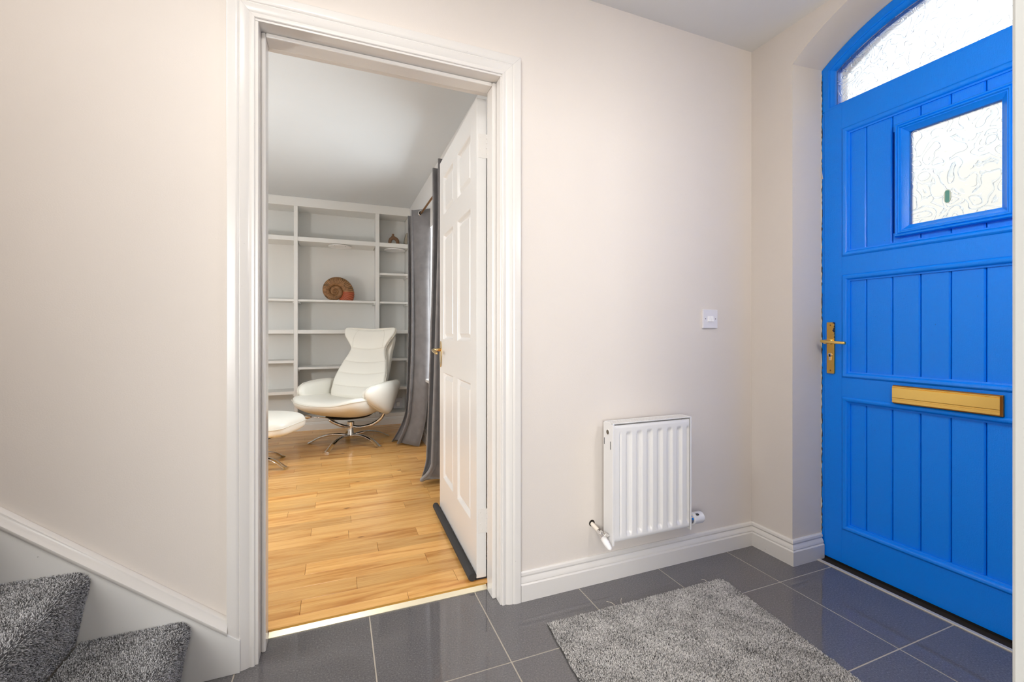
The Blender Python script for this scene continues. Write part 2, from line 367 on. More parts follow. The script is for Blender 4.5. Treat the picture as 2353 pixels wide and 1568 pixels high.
# wall on the camera's side, with the doorway the picture is taken from
VX0, VX1 = -2.72, -1.2795  # unseen left jamb moved out to shape the light entering the hall
b = MB(); b.box(-6, VX0-0.03, -1.5, -1.3515, 0, 3.9); b.box(VX1+0.03, 0.36, -1.5, -1.3515, 0, 3.9); b.box(VX0-0.03, VX1+0.03, -1.5, -1.3515, 2.03, 3.9)
struct(b.build('wall_opposite', 'wall'), 'cream hall wall on the near side, beside the near doorway', 'wall')
b = MB(); b.box(VX1, VX1+0.032, -1.505, -1.3475, 0, 2.0); b.box(VX0-0.032, VX0, -1.505, -1.3475, 0, 2.0); b.box(VX0-0.032, VX1+0.032, -1.505, -1.3475, 2.0, 2.032)
struct(b.build('trim_1', 'lining', bevel=0.003), 'white door lining at the right edge of the picture', 'door frame')
b = MB(); b.box(-6.0, 0.36, -1.36, 0.002, HC, HC+0.05)
hc = b  # ceiling stops where the stairwell opens
b = MB(); b.box(-2.75, 0.38, -1.36, 0.004, HC, HC+0.06)
struct(b.build('ceiling', 'ceil'), 'plain white hall ceiling meeting the arched end wall', 'ceiling')
b = MB(); b.box(-6, -2.75, -1.36, 0.004, 3.85, 3.9); b.box(-6.05, -6, -1.5, 0.15, 0, 3.9); b.box(-2.76, -2.75, -1.36, 0.002, HC, 3.9)
struct(b.build('wall_stairwell', 'wall'), 'cream stairwell walls above the stairs', 'wall')
# room behind the camera: shell only
b = MB(); b.box(-5.6, -5.2, -5.05, -5.0, 0, 2.6); b.box(-2.6, 1.5, -5.05, -5.0, 0, 2.6); b.box(-5.2, -2.6, -5.05, -5.0, 0, 0.5); b.box(-5.2, -2.6, -5.05, -5.0, 2.4, 2.6); b.box(-5.65, -5.6, -5, -1.5, 0, 2.6); b.box(1.5, 1.55, -5, -1.5, 0, 2.6)
struct(b.build('wall_near_room', 'wall'), 'cream walls of the room behind the viewer', 'wall')
b = MB(); b.box(-5.6, 1.5, -5, -1.5, 2.42, 2.47)
struct(b.build('ceiling', 'ceil'), 'white ceiling of the room behind the viewer', 'ceiling')
b = MB(); b.box(-5.6, 1.5, -5, -1.502, -0.02, 0.0)
struct(b.build('floor', 'paving'), 'pale carpeted floor of the room behind the viewer', 'floor')

# hall floor: grout bed with single tiles
b = MB(); b.box(-6, 0.137, -1.502, 0.118, -0.02, -0.0012)
fl = struct(b.build('floor', 'grout'), 'polished slate-grey hall tiles with pale grout lines', 'floor')
gx = [-0.179+0.3968*k for k in range(1, -15, -1)]; gy = [-0.284-0.413*k for k in range(-1, 4)]
tile_cache = {}
G = 0.0021
for i in range(len(gx)-1):
    for j in range(len(gy)-1):
        x0, x1 = gx[i+1]+G, min(gx[i]-G, 0.137); y0, y1 = max(gy[j+1]+G, -1.5), min(gy[j]-G, 0.1125)
        if x1-x0 < 0.02 or y1-y0 < 0.02: continue
        if x1 < -3.4: continue
        key = (round(x1-x0, 4), round(y1-y0, 4))
        if key not in tile_cache:
            hx, hy = (x1-x0)/2, (y1-y0)/2; c = 0.0008
            t = MB(); t.loft([[(-hx,-hy,-0.008),(hx,-hy,-0.008),(hx,hy,-0.008),(-hx,hy,-0.008)], [(-hx,-hy,-c),(hx,-hy,-c),(hx,hy,-c),(-hx,hy,-c)], [(-hx+c,-hy+c,0),(hx-c,-hy+c,0),(hx-c,hy-c,0),(-hx+c,hy-c,0)]])
            o = t.build('tile', 'tile', fl); tile_cache[key] = o.data
        else:
            o = bpy.data.objects.new('tile', tile_cache[key]); C.objects.link(o); o.parent = fl
        o.location = ((x0+x1)/2, (y0+y1)/2, 0)

# living room: floor boards laid parallel to the doorway
b = MB(); b.box(-5.0, LX+0.01, 0.130, 3.8, -0.02, 0.0102)
fl2 = struct(b.build('floor', 'seam'), 'honey-coloured varnished strip floor beyond the inner doorway', 'floor')
J = {0:[-2.0],1:[-1.80],2:[-1.5],3:[-2.0],4:[-1.695],5:[-1.495],6:[-1.82],7:[-1.996],8:[-1.804],9:[-1.504],10:[-2.129,-1.34],11:[-1.992],12:[-1.638,-1.34],13:[-1.99],14:[-1.794],15:[-2.12],16:[-1.988],17:[-1.79],18:[-1.488],19:[-2.163,-1.275],20:[-1.983],21:[-1.612],22:[-1.378],23:[-2.149],24:[-1.983],25:[-1.779],26:[-2.363,-1.473],27:[-2.225],28:[-1.7],29:[-2.368],30:[-2.157],31:[-1.9],32:[-1.6],33:[-2.1]}
rows = [(0.139, 0.193, [-1.62])]+[(0.193+0.0937*k, 0.193+0.0937*(k+1), J.get(k, [-1.8])) for k in range(0, 35)]
for y0, y1, js in rows:
    js = sorted(js); cuts = list(js); x = js[0]
    while x > -4.9:
        x -= random.uniform(0.55, 1.0); cuts.append(max(x, -4.95))
    x = js[-1]
    while x < LX-0.05:
        x += random.uniform(0.55, 0.95); cuts.append(min(x, LX))
    cuts = sorted(set(cuts)); y1 = min(y1, 3.72)
    for x0, x1 in zip(cuts[:-1], cuts[1:]):
        if x1 < -3.6 or x1-x0 < 0.02: continue
        hx, hy = (x1-x0)/2-0.0006, (y1-y0)/2-0.0005; c = 0.0007
        t = MB(); t.loft([[(-hx,-hy,-0.01),(hx,-hy,-0.01),(hx,hy,-0.01),(-hx,hy,-0.01)], [(-hx,-hy,-c),(hx,-hy,-c),(hx,hy,-c),(-hx,hy,-c)], [(-hx+c,-hy+c,0),(hx-c,-hy+c,0),(hx-c,hy-c,0),(-hx+c,hy-c,0)]])
        t.build('plank', 'board', fl2, loc=((x0+x1)/2, (y0+y1)/2, 0.012))
# living room walls and ceiling
b = MB(); b.box(-5.02, LX+0.01, 0.15, 3.8, LC, LC+0.05)
struct(b.build('ceiling', 'lceil'), 'white living room ceiling seen through the inner doorway', 'ceiling')
b = MB(); b.box(-5.0, 0.1, 3.74, 3.82, 0, LC+0.05)
struct(b.build('wall_living_end', 'living'), 'white wall behind the built-in shelves', 'wall')
b = MB(); b.box(-5.1, -5.0, 0.15, 0.5, 0, LC+0.05); b.box(-5.1, -5, 2.1, 3.8, 0, LC+0.05); b.box(-5.1, -5, 0.5, 2.1, 0, 0.7); b.box(-5.1, -5, 0.5, 2.1, 2.0, LC+0.05)
struct(b.build('wall_living_left', 'living'), 'living room wall with a window, left of the shelves', 'wall')
b = MB(); b.add([(-5,0.151,0),(OX0,0.151,0),(OX0,0.151,LC),(-5,0.151,LC),(OX1,0.151,0),(LX,0.151,0),(LX,0.151,LC),(OX1,0.151,LC),(OX0,0.151,OZ),(OX1,0.151,OZ)], [(0,1,2,3),(4,5,6,7),(8,9,7,2)])
struct(b.build('wall_living_near', 'living'), 'living room side of the doorway wall', 'wall')
WY0, WY1, WZ0, WZ1 = 1.38, 2.70, 0.615, 1.945
b = MB(); X1 = LX+0.3
b.box(LX, X1, 0.15, WY0, 0, LC+0.05); b.box(LX, X1, WY1, 3.8, 0, LC+0.05); b.box(LX, X1, WY0, WY1, 0, WZ0); b.box(LX, X1, WY0, WY1, WZ1, LC+0.05)
struct(b.build('wall_living_right', 'living'), 'white living room wall with the curtained window', 'wall')
# window frame and sill
wn = empty('window_1', (LX+0.17, (WY0+WY1)/2, WZ0), 'white framed living room window between grey curtains', 'window', kind='structure')
def rect_frame(b, y0, y1, z0, z1, x0, x1, t):
    b.box(x0, x1, y0, y0+t, z0, z1); b.box(x0, x1, y1-t, y1, z0, z1); b.box(x0, x1, y0, y1, z0, z0+t); b.box(x0, x1, y0, y1, z1-t, z1)
o = wn.location
b = MB(); rect_frame(b, WY0-o.y, WY1-o.y, 0, WZ1-o.z, 0, 0.07, 0.055); b.box(0, 0.07, -0.03, 0.03, 0.05, WZ1-o.z-0.05); b.build('window_frame', 'gloss', wn, bevel=0.004)
for s in (-1, 1):
    b = MB(); b.box(0.03, 0.036, 0.03 if s > 0 else WY0-o.y+0.05, WY1-o.y-0.05 if s > 0 else -0.03, 0.05, WZ1-o.z-0.05); b.build('pane', 'clear', wn)
b = MB(); b.box(-0.21, 0.0, WY0-o.y-0.03, WY1-o.y+0.03, -0.026, 0.002); b.build('window_sill', 'gloss', wn, bevel=0.008)

# outside ground under the porch and window
b = MB(); b.box(0.38, 14, -10, 12, -0.2, -0.12)
struct(b.build('ground', 'paving'), 'pale paving outside the front door', 'paving')

# house across the street, seen only as a pale blur through the patterned glass
hs_ = empty('neighbour_house', (9.0, -0.7, -0.12), 'pale rendered house across the street, blurred behind patterned glass', 'house')
b = MB(); b.box(0, 6, -7, 7, 0, 5.6); b.build('walls', 'render', hs_)
b = MB(); b.prism([(-0.05, 5.6), (6.05, 5.6), (3, 6.1)], lambda a, c, d: (a, d, c), -7.3, 7.3); b.build('roof', 'paving', hs_)
for y in (-4.6, -1.6, 1.4, 4.4):
    for z in (0.9,): b = MB(); b.box(-0.04, 0.02, y-0.6, y+0.6, z, z+1.2); b.build('window', 'satin', hs_)
# skirting boards
SK = [(0, 0), (0, 0.110), (0.004, 0.110), (0.0085, 0.105), (0.0105, 0.0965), (0.0065, 0.0885), (0.0105, 0.083), (0.0140, 0.076), (0.0150, 0.0700), (0.0118, 0.0680), (0.0150, 0.0655), (0.0180, 0.0615), (0.0180, 0)]
def skirt_path(b, pts, prof=SK, z0=0.0, scale=1.0):
    """skirting along a floor polyline, projecting to the left of travel"""
    n = len(pts); P = [Vector(p) for p in pts]; rings = []
    for i in range(n):
        d1 = (P[i]-P[i-1]).normalized() if i > 0 else (P[1]-P[0]).normalized()
        d2 = (P[i+1]-P[i]).normalized() if i < n-1 else d1
        n1 = Vector((-d1.y, d1.x)); n2 = Vector((-d2.y, d2.x)); mm = n1+n2; mm = mm/mm.dot(n1)
        rings.append([(P[i].x+mm.x*k, P[i].y+mm.y*k, z0+h*scale) for k, h in prof])
    b.loft(rings, True)
b = MB(); skirt_path(b, [(0.0, 0.0), (-1.2235, 0.0)][::-1] and [(0, 0), (-1.2235, 0)])
struct(b.build('baseboard_back', 'gloss', smooth=True, auto=28), 'white moulded skirting board under the radiator', 'skirting board')
b = MB(); skirt_path(b, [(0.186, ys[0]), (0.0, ys[0]), (0.0, -0.0)])
struct(b.build('baseboard_front', 'gloss', smooth=True, auto=28), 'white moulded skirting turning the corner beside the blue door', 'skirting board')
b = MB(); skirt_path(b, [(LX, 0.19), (LX, 3.43)], z0=0.012, scale=1.15)
struct(b.build('baseboard_living', 'gloss', smooth=True, auto=28), 'white moulded skirting below the living room window', 'skirting board')

# inner doorway: lining, stops and architraves
LX0, LX1, LZ = -2.1015, -1.3035, 1.9925
b = MB(); b.box(LX0-0.03, LX0, -0.004, 0.155, 0, LZ+0.03)
t2 = empty('trim_2', ((LX0+LX1)/2, 0, 0), 'white painted lining and moulded architrave of the inner doorway', 'door frame', kind='structure')
ox = t2.location.x
b = MB(); b.box(LX0-0.03-ox, LX0-ox, -0.004, 0.155, 0, LZ); b.build('jamb', 'gloss', t2, bevel=0.0015)
b = MB(); b.box(LX1-ox, LX1+0.03-ox, -0.004, 0.155, 0, LZ); b.build('jamb', 'gloss', t2, bevel=0.0015)
b = MB(); b.box(LX0-0.03-ox, LX1+0.03-ox, -0.004, 0.155, LZ+0.0006, LZ+0.032); b.build('head', 'gloss', t2, bevel=0.0015)
b = MB(); b.box(LX0-ox, LX0+0.0135-ox, 0.046, 0.108, 0, LZ-0.001); b.build('door_stop', 'gloss', t2, bevel=0.004)
b = MB(); b.box(LX1-0.0155-ox, LX1-ox, 0.042, 0.108, 0, LZ-0.001); b.build('door_stop', 'gloss', t2, bevel=0.004)
b = MB(); b.box(LX0+0.013-ox, LX1-0.015-ox, 0.046, 0.108, LZ-0.0145, LZ); b.build('door_stop', 'gloss', t2, bevel=0.004)
AR = [(0, 0), (0, 0.007), (0.002, 0.0092), (0.0085, 0.0092), (0.0105, 0.0082), (0.0145, 0.0076), (0.019, 0.0105), (0.028, 0.0140), (0.0375, 0.0160), (0.0392, 0.0146), (0.0405, 0.0146), (0.0425, 0.0168), (0.047, 0.0188), (0.0505, 0.0192), (0.0705, 0.0192), (0.0725, 0.0180), (0.0725, 0)]
def architrave(side, y, sgn, z0):
    AX0, AX1, AZ = -2.1105, -1.2975, 2.0
    fn = lambda a, bb, h: (a-ox, y+sgn*h, bb)
    P = [(-k, h) for k, h in AR]
    # three mitred lengths; travel keeps the opening on the left
    rings = lambda pts, pos: [[fn(pos(k)[0], pos(k)[1], h) for k, h in pts]]
    W = AR
    def leng(p0, p1): b = MB(); b.loft([[fn(*p0(k), h) for k, h in W], [fn(*p1(k), h) for k, h in W]], True); b.build('architrave', 'gloss', t2, smooth=True, auto=25)
    leng(lambda k: (AX0-k, z0), lambda k: (AX0-k, AZ+k))
    leng(lambda k: (AX0-k+0.0004, AZ+k), lambda k: (AX1+k-0.0004, AZ+k))
    leng(lambda k: (AX1+k, z0), lambda k: (AX1+k, AZ+k))
architrave('hall', 0, -1, 0)
architrave('living', 0.151, 1, 0.012)
# metal threshold strip
ts = empty('threshold_strip', (-1.695, 0.125, 0), 'brass threshold strip between grey tiles and wooden boards', 'threshold')
b = MB(); b.prism([(-0.013, 0), (-0.013, 0.002), (0.002, 0.0135), (0.002, 0)], lambda a, bb, d: (d, a, bb), -0.394, 0.378); b.build('ramp', 'brass_reflect', ts)
b = MB()
b.prism([(0.002, 0.008), (0.002, 0.0137), (0.0035, 0.0146), (0.0075, 0.0146), (0.0080, 0.0140), (0.0085, 0.0146), (0.0130, 0.0146), (0.0145, 0.0122), (0.0145, 0.008)], lambda a, bb, d: (d, a, bb), -0.394, 0.378); b.build('ribbed_top', 'brass_dark', ts)

# ================================================================== FRONT DOOR
dr = empty('door_1', (0.19, YC, 0), 'bright blue panelled front door with small patterned window', 'front door', kind='structure')
DX, DY = 0.19, YC
def F(y, z, h): return (-h, y-DY, z)      # h = height of relief towards the hall, measured from the leaf's face
LY0, LY1, LT, LB = -0.2205, -1.1295, 2.031, 0.013
SW = 0.0755; TH = 0.046
def fbox(b, y0, y1, z0, z1, h0, h1): return b.box(-h0, -h1, y0-DY, y1-DY, z0, z1)
def door_part(name, y0, y1, z0, z1, mat='blue', h0=-TH, h1=0.0, bevel=0.0015, parent=dr):
    b = MB(); fbox(b, y0, y1, z0, z1, h0, h1); return b.build(name, mat, parent, bevel=bevel)
PZ = [(0.161, 0.746), (0.829, 1.280), (1.360, 1.925)]
PY0, PY1 = LY0-SW, LY1+SW
door_part('stile', LY0, PY0, LB, LT); door_part('stile', PY1, LY1, LB, LT)
for z0, z1 in ((LB, PZ[0][0]), (PZ[0][1], PZ[1][0]), (PZ[1][1], PZ[2][0]), (PZ[2][1], LT)): door_part('rail', PY0, PY1, z0, z1, bevel=0.001)
MP = [(0, -0.012), (0, 0.0), (0.003, 0.0035), (0.008, 0.0055), (0.014, 0.0045), (0.0195, 0.0), (0.0225, -0.007), (0.0285, -0.0085), (0.0285, -0.016)]
for z0, z1 in PZ:
    b = MB(); b.sweep([(PY0, z0), (PY0, z1), (PY1, z1), (PY1, z0)][::-1] if False else [(PY1, z0), (PY0, z0), (PY0, z1), (PY1, z1)], MP, F); b.build('panel_moulding', 'blue', dr, smooth=True, auto=30)
# single tongue-and-groove boards
GV = [-0.324+0.02, -0.384, -0.478, -0.570, -0.660, -0.754, -0.846, -0.938, -1.030, PY1-0.002]
GW = (-0.496, -0.838, 1.406, 1.853)      # glazing frame
for z0, z1 in PZ:
    for y0, y1 in zip(GV[:-1], GV[1:]):
        a0, a1 = y0-0.0011, y1+0.0011; c = 0.004
        def bd(za, zb):
            b = MB(); hb, ht = -0.030, -0.014
            prof = [(a0, hb), (a0, ht-c), (a0-c, ht), (a1+c, ht), (a1, ht-c), (a1, hb)]
            b.loft([[F(y, za, h) for y, h in prof], [F(y, zb, h) for y, h in prof]]); b.build('board', 'blue', dr)
        if z0 > 1.3 and a0 > GW[1]+0.02 and a1 < GW[0]-0.02:
            bd(z0+0.004, GW[2]+0.02); bd(GW[3]-0.02, z1-0.004)
        else: bd(z0+0.004, z1-0.004)
    b = MB(); 
    if z0 > 1.3:
        for q in ((PY0, GW[0]-0.03, z0, z1), (GW[1]+0.03, PY1, z0, z1), (GW[0]-0.03, GW[1]+0.03, z0, GW[2]+0.03), (GW[0]-0.03, GW[1]+0.03, GW[3]-0.03, z1)): fbox(b, *q, -0.036, -0.030)
    else: fbox(b, PY0, PY1, z0, z1, -0.036, -0.030)
    b.build('panel_back', 'bluedark', dr)
# little window in the door
gf = empty('glazing_frame', (0, 0, 0)); gf.parent = dr
GP = [(0, -0.02), (0, 0.004), (0.004, 0.010), (0.010, 0.011), (0.013, 0.008), (0.017, 0.012), (0.022, 0.012), (0.026, 0.006), (0.030, 0.006), (0.034, 0.002), (0.050, -0.008), (0.052, -0.012), (0.052, -0.03)]
b = MB(); b.sweep([(GW[1], GW[2]), (GW[0], GW[2]), (GW[0], GW[3]), (GW[1], GW[3])], [(k*0.83, h) for k, h in GP], F); b.build('glazing_bead', 'blue', gf, smooth=True, auto=28)
b = MB(); fbox(b, GW[0]-0.038, GW[1]+0.038, GW[2]+0.034, GW[3]-0.034, -0.020, -0.014); pane = b.build('pane', 'glass', gf)
b = MB(); n = 28; cy, cz = -0.652, 1.527
b.prism([(cy+0.0105*math.cos(2*PI*i/n)*(1), cz+0.025*math.copysign(abs(math.sin(2*PI*i/n))**0.8, math.sin(2*PI*i/n))) for i in range(n)], lambda y, z, h: F(y, z, h), -0.0138, -0.0115); ov = b.build('oval_sticker', 'teal_pale', gf); ov['label'] = 'small pale oval stuck to the glass'
b = MB(); b.prism([(cy+y, cz+z) for y, z in ((0.006, -0.019), (0.006, 0.018), (0.003, 0.0215), (-0.003, 0.0215), (-0.006, 0.018), (-0.006, -0.019), (-0.003, -0.0225), (0.003, -0.0225))], lambda y, z, h: F(y, z, h), -0.0114, -0.0106); b.build('sticker_centre', 'teal', gf)
# brass letter plate
lp = empty('letter_plate', (0, 0, 0)); lp.parent = dr
b = MB(); fbox(b, -0.4915, -0.806, 0.746, 0.8185, 0.0, 0.010); b.build('surround', 'rodbrass', lp, bevel=0.002)
b = MB(); prof = [(0.752, 0.010), (0.752, 0.0185), (0.7575, 0.0185), (0.7585, 0.0175), (0.7625, 0.0175), (0.7635, 0.0185), (0.7675, 0.0185), (0.7685, 0.0175), (0.7705, 0.0185), (0.8085, 0.0185), (0.8095, 0.0170), (0.8115, 0.0185), (0.8145, 0.0165), (0.8145, 0.010)]
b.loft([[F(-0.4945, z, h) for z, h in prof], [F(-0.8005, z, h) for z, h in prof]]); b.build('flap', 'brass', lp)
# lever handle on its worn plate
hp = empty('handle_set', (0, 0, 0)); hp.parent = dr
def rrect(y0, y1, z0, z1, r, n=4):
    P = []
    for cy_, cz_, a0 in ((y1-r, z1-r, 0), (y0+r, z1-r, PI/2), (y0+r, z0+r, PI), (y1-r, z0+r, 1.5*PI)):
        for i in range(n+1): a = a0+i*PI/2/n; P.append((cy_+r*math.cos(a), cz_+r*math.sin(a)))
    return P
b = MB(); b.prism([(y, z-0.957) for y, z in rrect(-0.0165, 0.0165, 0.843, 1.073, 0.004)], lambda y, z, h: (-h, y, z), 0, 0.007)
o = b.build('back_plate', 'wornbrass', hp, bevel=0.001, loc=(0, -0.2525-DY, 0.957))
lev = bez([F(-0.250, 0.986, 0.006), F(-0.2502, 0.986, 0.03), F(-0.2504, 0.986, 0.043)], 6)
b = MB(); b.tube(lev, 0.0095, 14); b.lathe([(0.013, 0), (0.013, 0.004), (0.010, 0.006)], lambda a, c, h: F(-0.250+a, 0.986+c, 0.007+h)); b.build('spindle', 'brass', hp, smooth=True, auto=40)
b = MB()
pp = [(-0.2355, 0.9885, 0.046), (-0.252, 0.988, 0.050), (-0.275, 0.986, 0.052), (-0.305, 0.984, 0.050), (-0.338, 0.982, 0.046)]
rings = []
for y, z, h in pp: rings.append([F(y, z+dz, h+dh) for dz, dh in ((-0.0055, -0.006), (0.0055, -0.006), (0.0065, 0.0), (0.0045, 0.005), (-0.0045, 0.005), (-0.0065, 0.0))])
b.loft(rings); b.build('lever', 'brass', hp, bevel=0.0015, smooth=True, auto=50)
b = MB(); b.lathe([(0.0085, 0), (0.0085, 0.0035)], lambda a, c, h: F(-0.2515+a, 0.927+c, 0.0068+h), 18); fbox(b, -0.2475, -0.2555, 0.903, 0.925, 0.0068, 0.0103); b.build('lock_cylinder', 'chrome', hp)
b = MB(); b.lathe([(0.0032, 0), (0.0032, 0.0012)], lambda a, c, h: F(-0.2505+a, 0.9275+c, 0.0101+h), 12); fbox(b, -0.2505, -0.2518, 0.9195, 0.929, 0.0101, 0.0112); b.build('keyway', 'black', hp)
for z in (1.060, 0.857):
    b = MB(); b.lathe([(0.0038, 0), (0.003, 0.001)], lambda a, c, h: F(-0.2525+a, z+c, 0.0068+h), 12); b.build('screw', 'rodbrass', hp)
# door frame
b = MB(); fbox(b, -0.2075, -0.2185, 0, 2.03, -0.08, -0.003); fbox(b, -0.2185, -0.25, 0, 2.03, -0.08, -0.048); b.build('frame_jamb', 'blue', dr)
b = MB(); fbox(b, -1.1425, -1.1315, 0, 2.03, -0.08, -0.003); fbox(b, -1.1315, -1.10, 0, 2.03, -0.08, -0.048); b.build('frame_jamb', 'blue', dr)
# ragged old sealant and dark gap where frame meets plaster
random.seed(3)
b = MB(); zs = [0.11+i*0.012 for i in range(176)]
def strip(b, y_in, y_out, h0, h1, jit):
    L = []
    for z in zs: L.append((F(y_in+random.uniform(-jit, jit)*0.3, z, h0), F(y_out+random.uniform(-jit, jit), z, h1)))
    for (p, q), (r, s) in zip(L[:-1], L[1:]): b.add([p, q, s, r], [(0, 1, 2, 3)])
strip(b, -0.2068, -0.2108, -0.0024, -0.0020, 0.0018); b.build('perished_gap', 'dark', dr)
b = MB(); strip(b, -0.2060, -0.2086, 0.0, -0.0014, 0.0022); b.build('sealant_bead', 'sealant', dr)
b = MB(); b.tube(bez([F(-0.2085, 1.79, 0.0), F(-0.211, 1.778, 0.004), F(-0.2125, 1.76, 0.004), F(-0.216, 1.738, 0.005), F(-0.2175, 1.728, 0.005)], 16), 0.0014, 6); b.build('sealant_curl', 'sealant', dr)
# sill strip below the door
tf = empty('threshold_strip', (0.15, YC, 0), 'pale metal sill strip along the foot of the blue door', 'threshold')
b = MB(); b.box(-0.0125, 0.004, -0.47, 0.465, -0.002, 0.0045); b.build('sill_bar', 'alu', tf, bevel=0.002)
b = MB(); b.box(0.004, 0.24, -0.47, 0.465, -0.02, 0.0005); b.build('sill_gap', 'dark', tf)
b = MB(); fbox(b, LY0, LY1, 0.002, LB, -0.04, -0.006); b.build('brush_seal', 'black', dr)
# fanlight above the door
fn_ = empty('window_2', (0.19, YC, 2.03), 'arched patterned-glass fanlight in blue frame above the door', 'window', kind='structure')
def FF(y, z, h): return (-h, y-YC, z-2.03)
def in_arch(y): d = y-YC; return 2.327-0.78+math.sqrt(0.78**2-d*d)
NF = 30
out = [(-0.2065, 2.0325)]; inn = [(-0.257, 2.047)]
oy0, iy0 = -0.2065, -0.257
for i in range(NF+1):
    t = i/NF; y = oy0+(2*YC-2*oy0)*t; out.append((y, arch_b(y)-0.003)); yi = iy0+(2*YC-2*iy0)*t; inn.append((yi, in_arch(yi)))
out.append((2*YC-oy0, 2.0325)); inn.append((2*YC-iy0, 2.047))
def ring(f, h): return [FF(o_[0]+(i_[0]-o_[0])*f, o_[1]+(i_[1]-o_[1])*f, h) for o_, i_ in zip(out, inn)]
b = MB(); R_ = [ring(0, -0.07), ring(0, -0.004), ring(0.60, -0.004), ring(0.66, -0.008), ring(0.74, -0.006), ring(0.9, -0.014), ring(1.0, -0.024), ring(1.0, -0.07)]
b.loft(R_, False); b.build('frame', 'blue', fn_, smooth=True, auto=30)
b = MB(); 
poly = [FF(y, z, -0.030) for y, z in inn]; poly2 = [FF(y, z, -0.036) for y, z in inn]
b.loft([poly, poly2]); b.build('pane', 'glass', fn_)

# ================================================================== WHITE INNER DOOR (stands open)
wd = empty('door_2', (-1.344, 0.168, 0.0), 'white six-panel inner door standing open into the living room', 'door', rz=-math.radians(1.2), kind='structure')
WW, WT, WB, WTOP = 0.762, 0.041, 0.020, 1.989
def wpart(name, s0, s1, z0, z1):
    b = MB(); b.box(0, WT, s0, s1, z0, z1); return b.build(name, 'doorwhite', wd, bevel=0.0006)
SS = [(0.096, 0.336), (0.428, 0.664)]; ZZ = [(0.226, 0.808), (0.988, 1.562), (1.672, 1.882)]
wpart('stile', 0, 0.096, WB, WTOP); wpart('stile', 0.664, WW, WB, WTOP)
for z0, z1 in ((WB, 0.226), (0.808, 0.988), (1.562, 1.672), (1.882, WTOP)): wpart('rail', 0.096, 0.664, z0, z1)
PP = [(0, -0.006), (0, 0.0), (0.003, -0.002), (0.008, -0.011), (0.012, -0.015), (0.0155, -0.015), (0.034, -0.004), (0.0345, -0.004)]
for z0, z1 in ZZ:
    wpart('mullion', 0.336, 0.428, z0, z1)
    for s0, s1 in SS:
        b = MB()
        for sgn in (-1, 1):
            fnp = (lambda a, c, h: (-h, a, c)) if sgn < 0 else (lambda a, c, h: (WT+h, a, c))
            b.sweep([(s0, z0), (s1, z0), (s1, z1), (s0, z1)], PP, fnp)
            k = 0.0345; b.add([fnp(s0+k, z0+k, -0.004), fnp(s1-k, z0+k, -0.004), fnp(s1-k, z1-k, -0.004), fnp(s0+k, z1-k, -0.004)], [(0, 1, 2, 3)])
        b.build('panel', 'doorwhite', wd)
# hinges on the near edge
for zc in (1.794, 0.253):
    h = empty('hinge', (0, 0, zc)); h.parent = wd
    b = MB(); b.box(0.006, WT, -0.0016, 0.0, -0.049, 0.049); b.build('leaf_plate', 'gloss', h, bevel=0.0005)
    for k in range(5):
        b = MB(); za = -0.049+k*0.0198; b.lathe([(0.0042, 0), (0.0042, 0.0185)], lambda a, c, hh: (WT+0.003+a, -0.003+c, za+hh), 12); b.build('knuckle', 'gloss', h, smooth=True, auto=40)
    for zz in (-0.036, -0.012, 0.012, 0.036):
        b = MB(); b.lathe([(0.003, 0), (0.0022, -0.0008)], lambda a, c, hh: (0.016+0.006*(1 if zz in (-0.036, 0.012) else 0)+a, -0.0016+hh, zz+c), 10); b.build('screw', 'gloss', h)
# gilt lever handle
gh = empty('handle_set', (0, 0.722, 0.905)); gh.parent = wd
b = MB(); n = 40; P = []
for i in range(n):
    a = 2*PI*i/n; z = 0.073*math.sin(a); P.append((0.020*math.cos(a)*(1-0.35*abs(math.sin(a))**3), z))
b.prism(P, lambda y, z, h: (-h, y, z), 0, 0.006); b.build('back_plate', 'gilt', gh, bevel=0.002)
b = MB(); b.tube([(-0.004, 0.0, 0.024), (-0.03, 0.0, 0.024), (-0.046, 0, 0.023)], [0.009, 0.0075, 0.0085], 14); b.tube(bez([(-0.046, 0.006, 0.023), (-0.049, -0.03, 0.019), (-0.047, -0.07, 0.014), (-0.044, -0.10, 0.008)], 12), [0.0085]*10+[0.0075, 0.006, 0.006], 12); b.build('lever', 'gilt', gh, smooth=True)
# foam draught excluder slipped under it
dx = empty('draught_excluder', (-1.344, 0.168, 0.012), 'charcoal foam draught excluder along the foot of white door', 'draught excluder', rz=-math.radians(1.2))
for nm, xx in (('foam_tube', -0.0185), ('foam_tube', WT+0.0185)):
    b = MB(); b.tube([(xx, -0.004, 0.0175), (xx, 0.0, 0.0175), (xx, 0.79, 0.0175), (xx, 0.797, 0.0175)], [0.0155, 0.017, 0.017, 0.0145], 18); b.build(nm, 'foam', dx, smooth=True, auto=50)
b = MB(); b.box(-0.006, WT+0.006, 0.002, 0.79, 0.0005, 0.004); b.build('base_sheet', 'foam', dx)

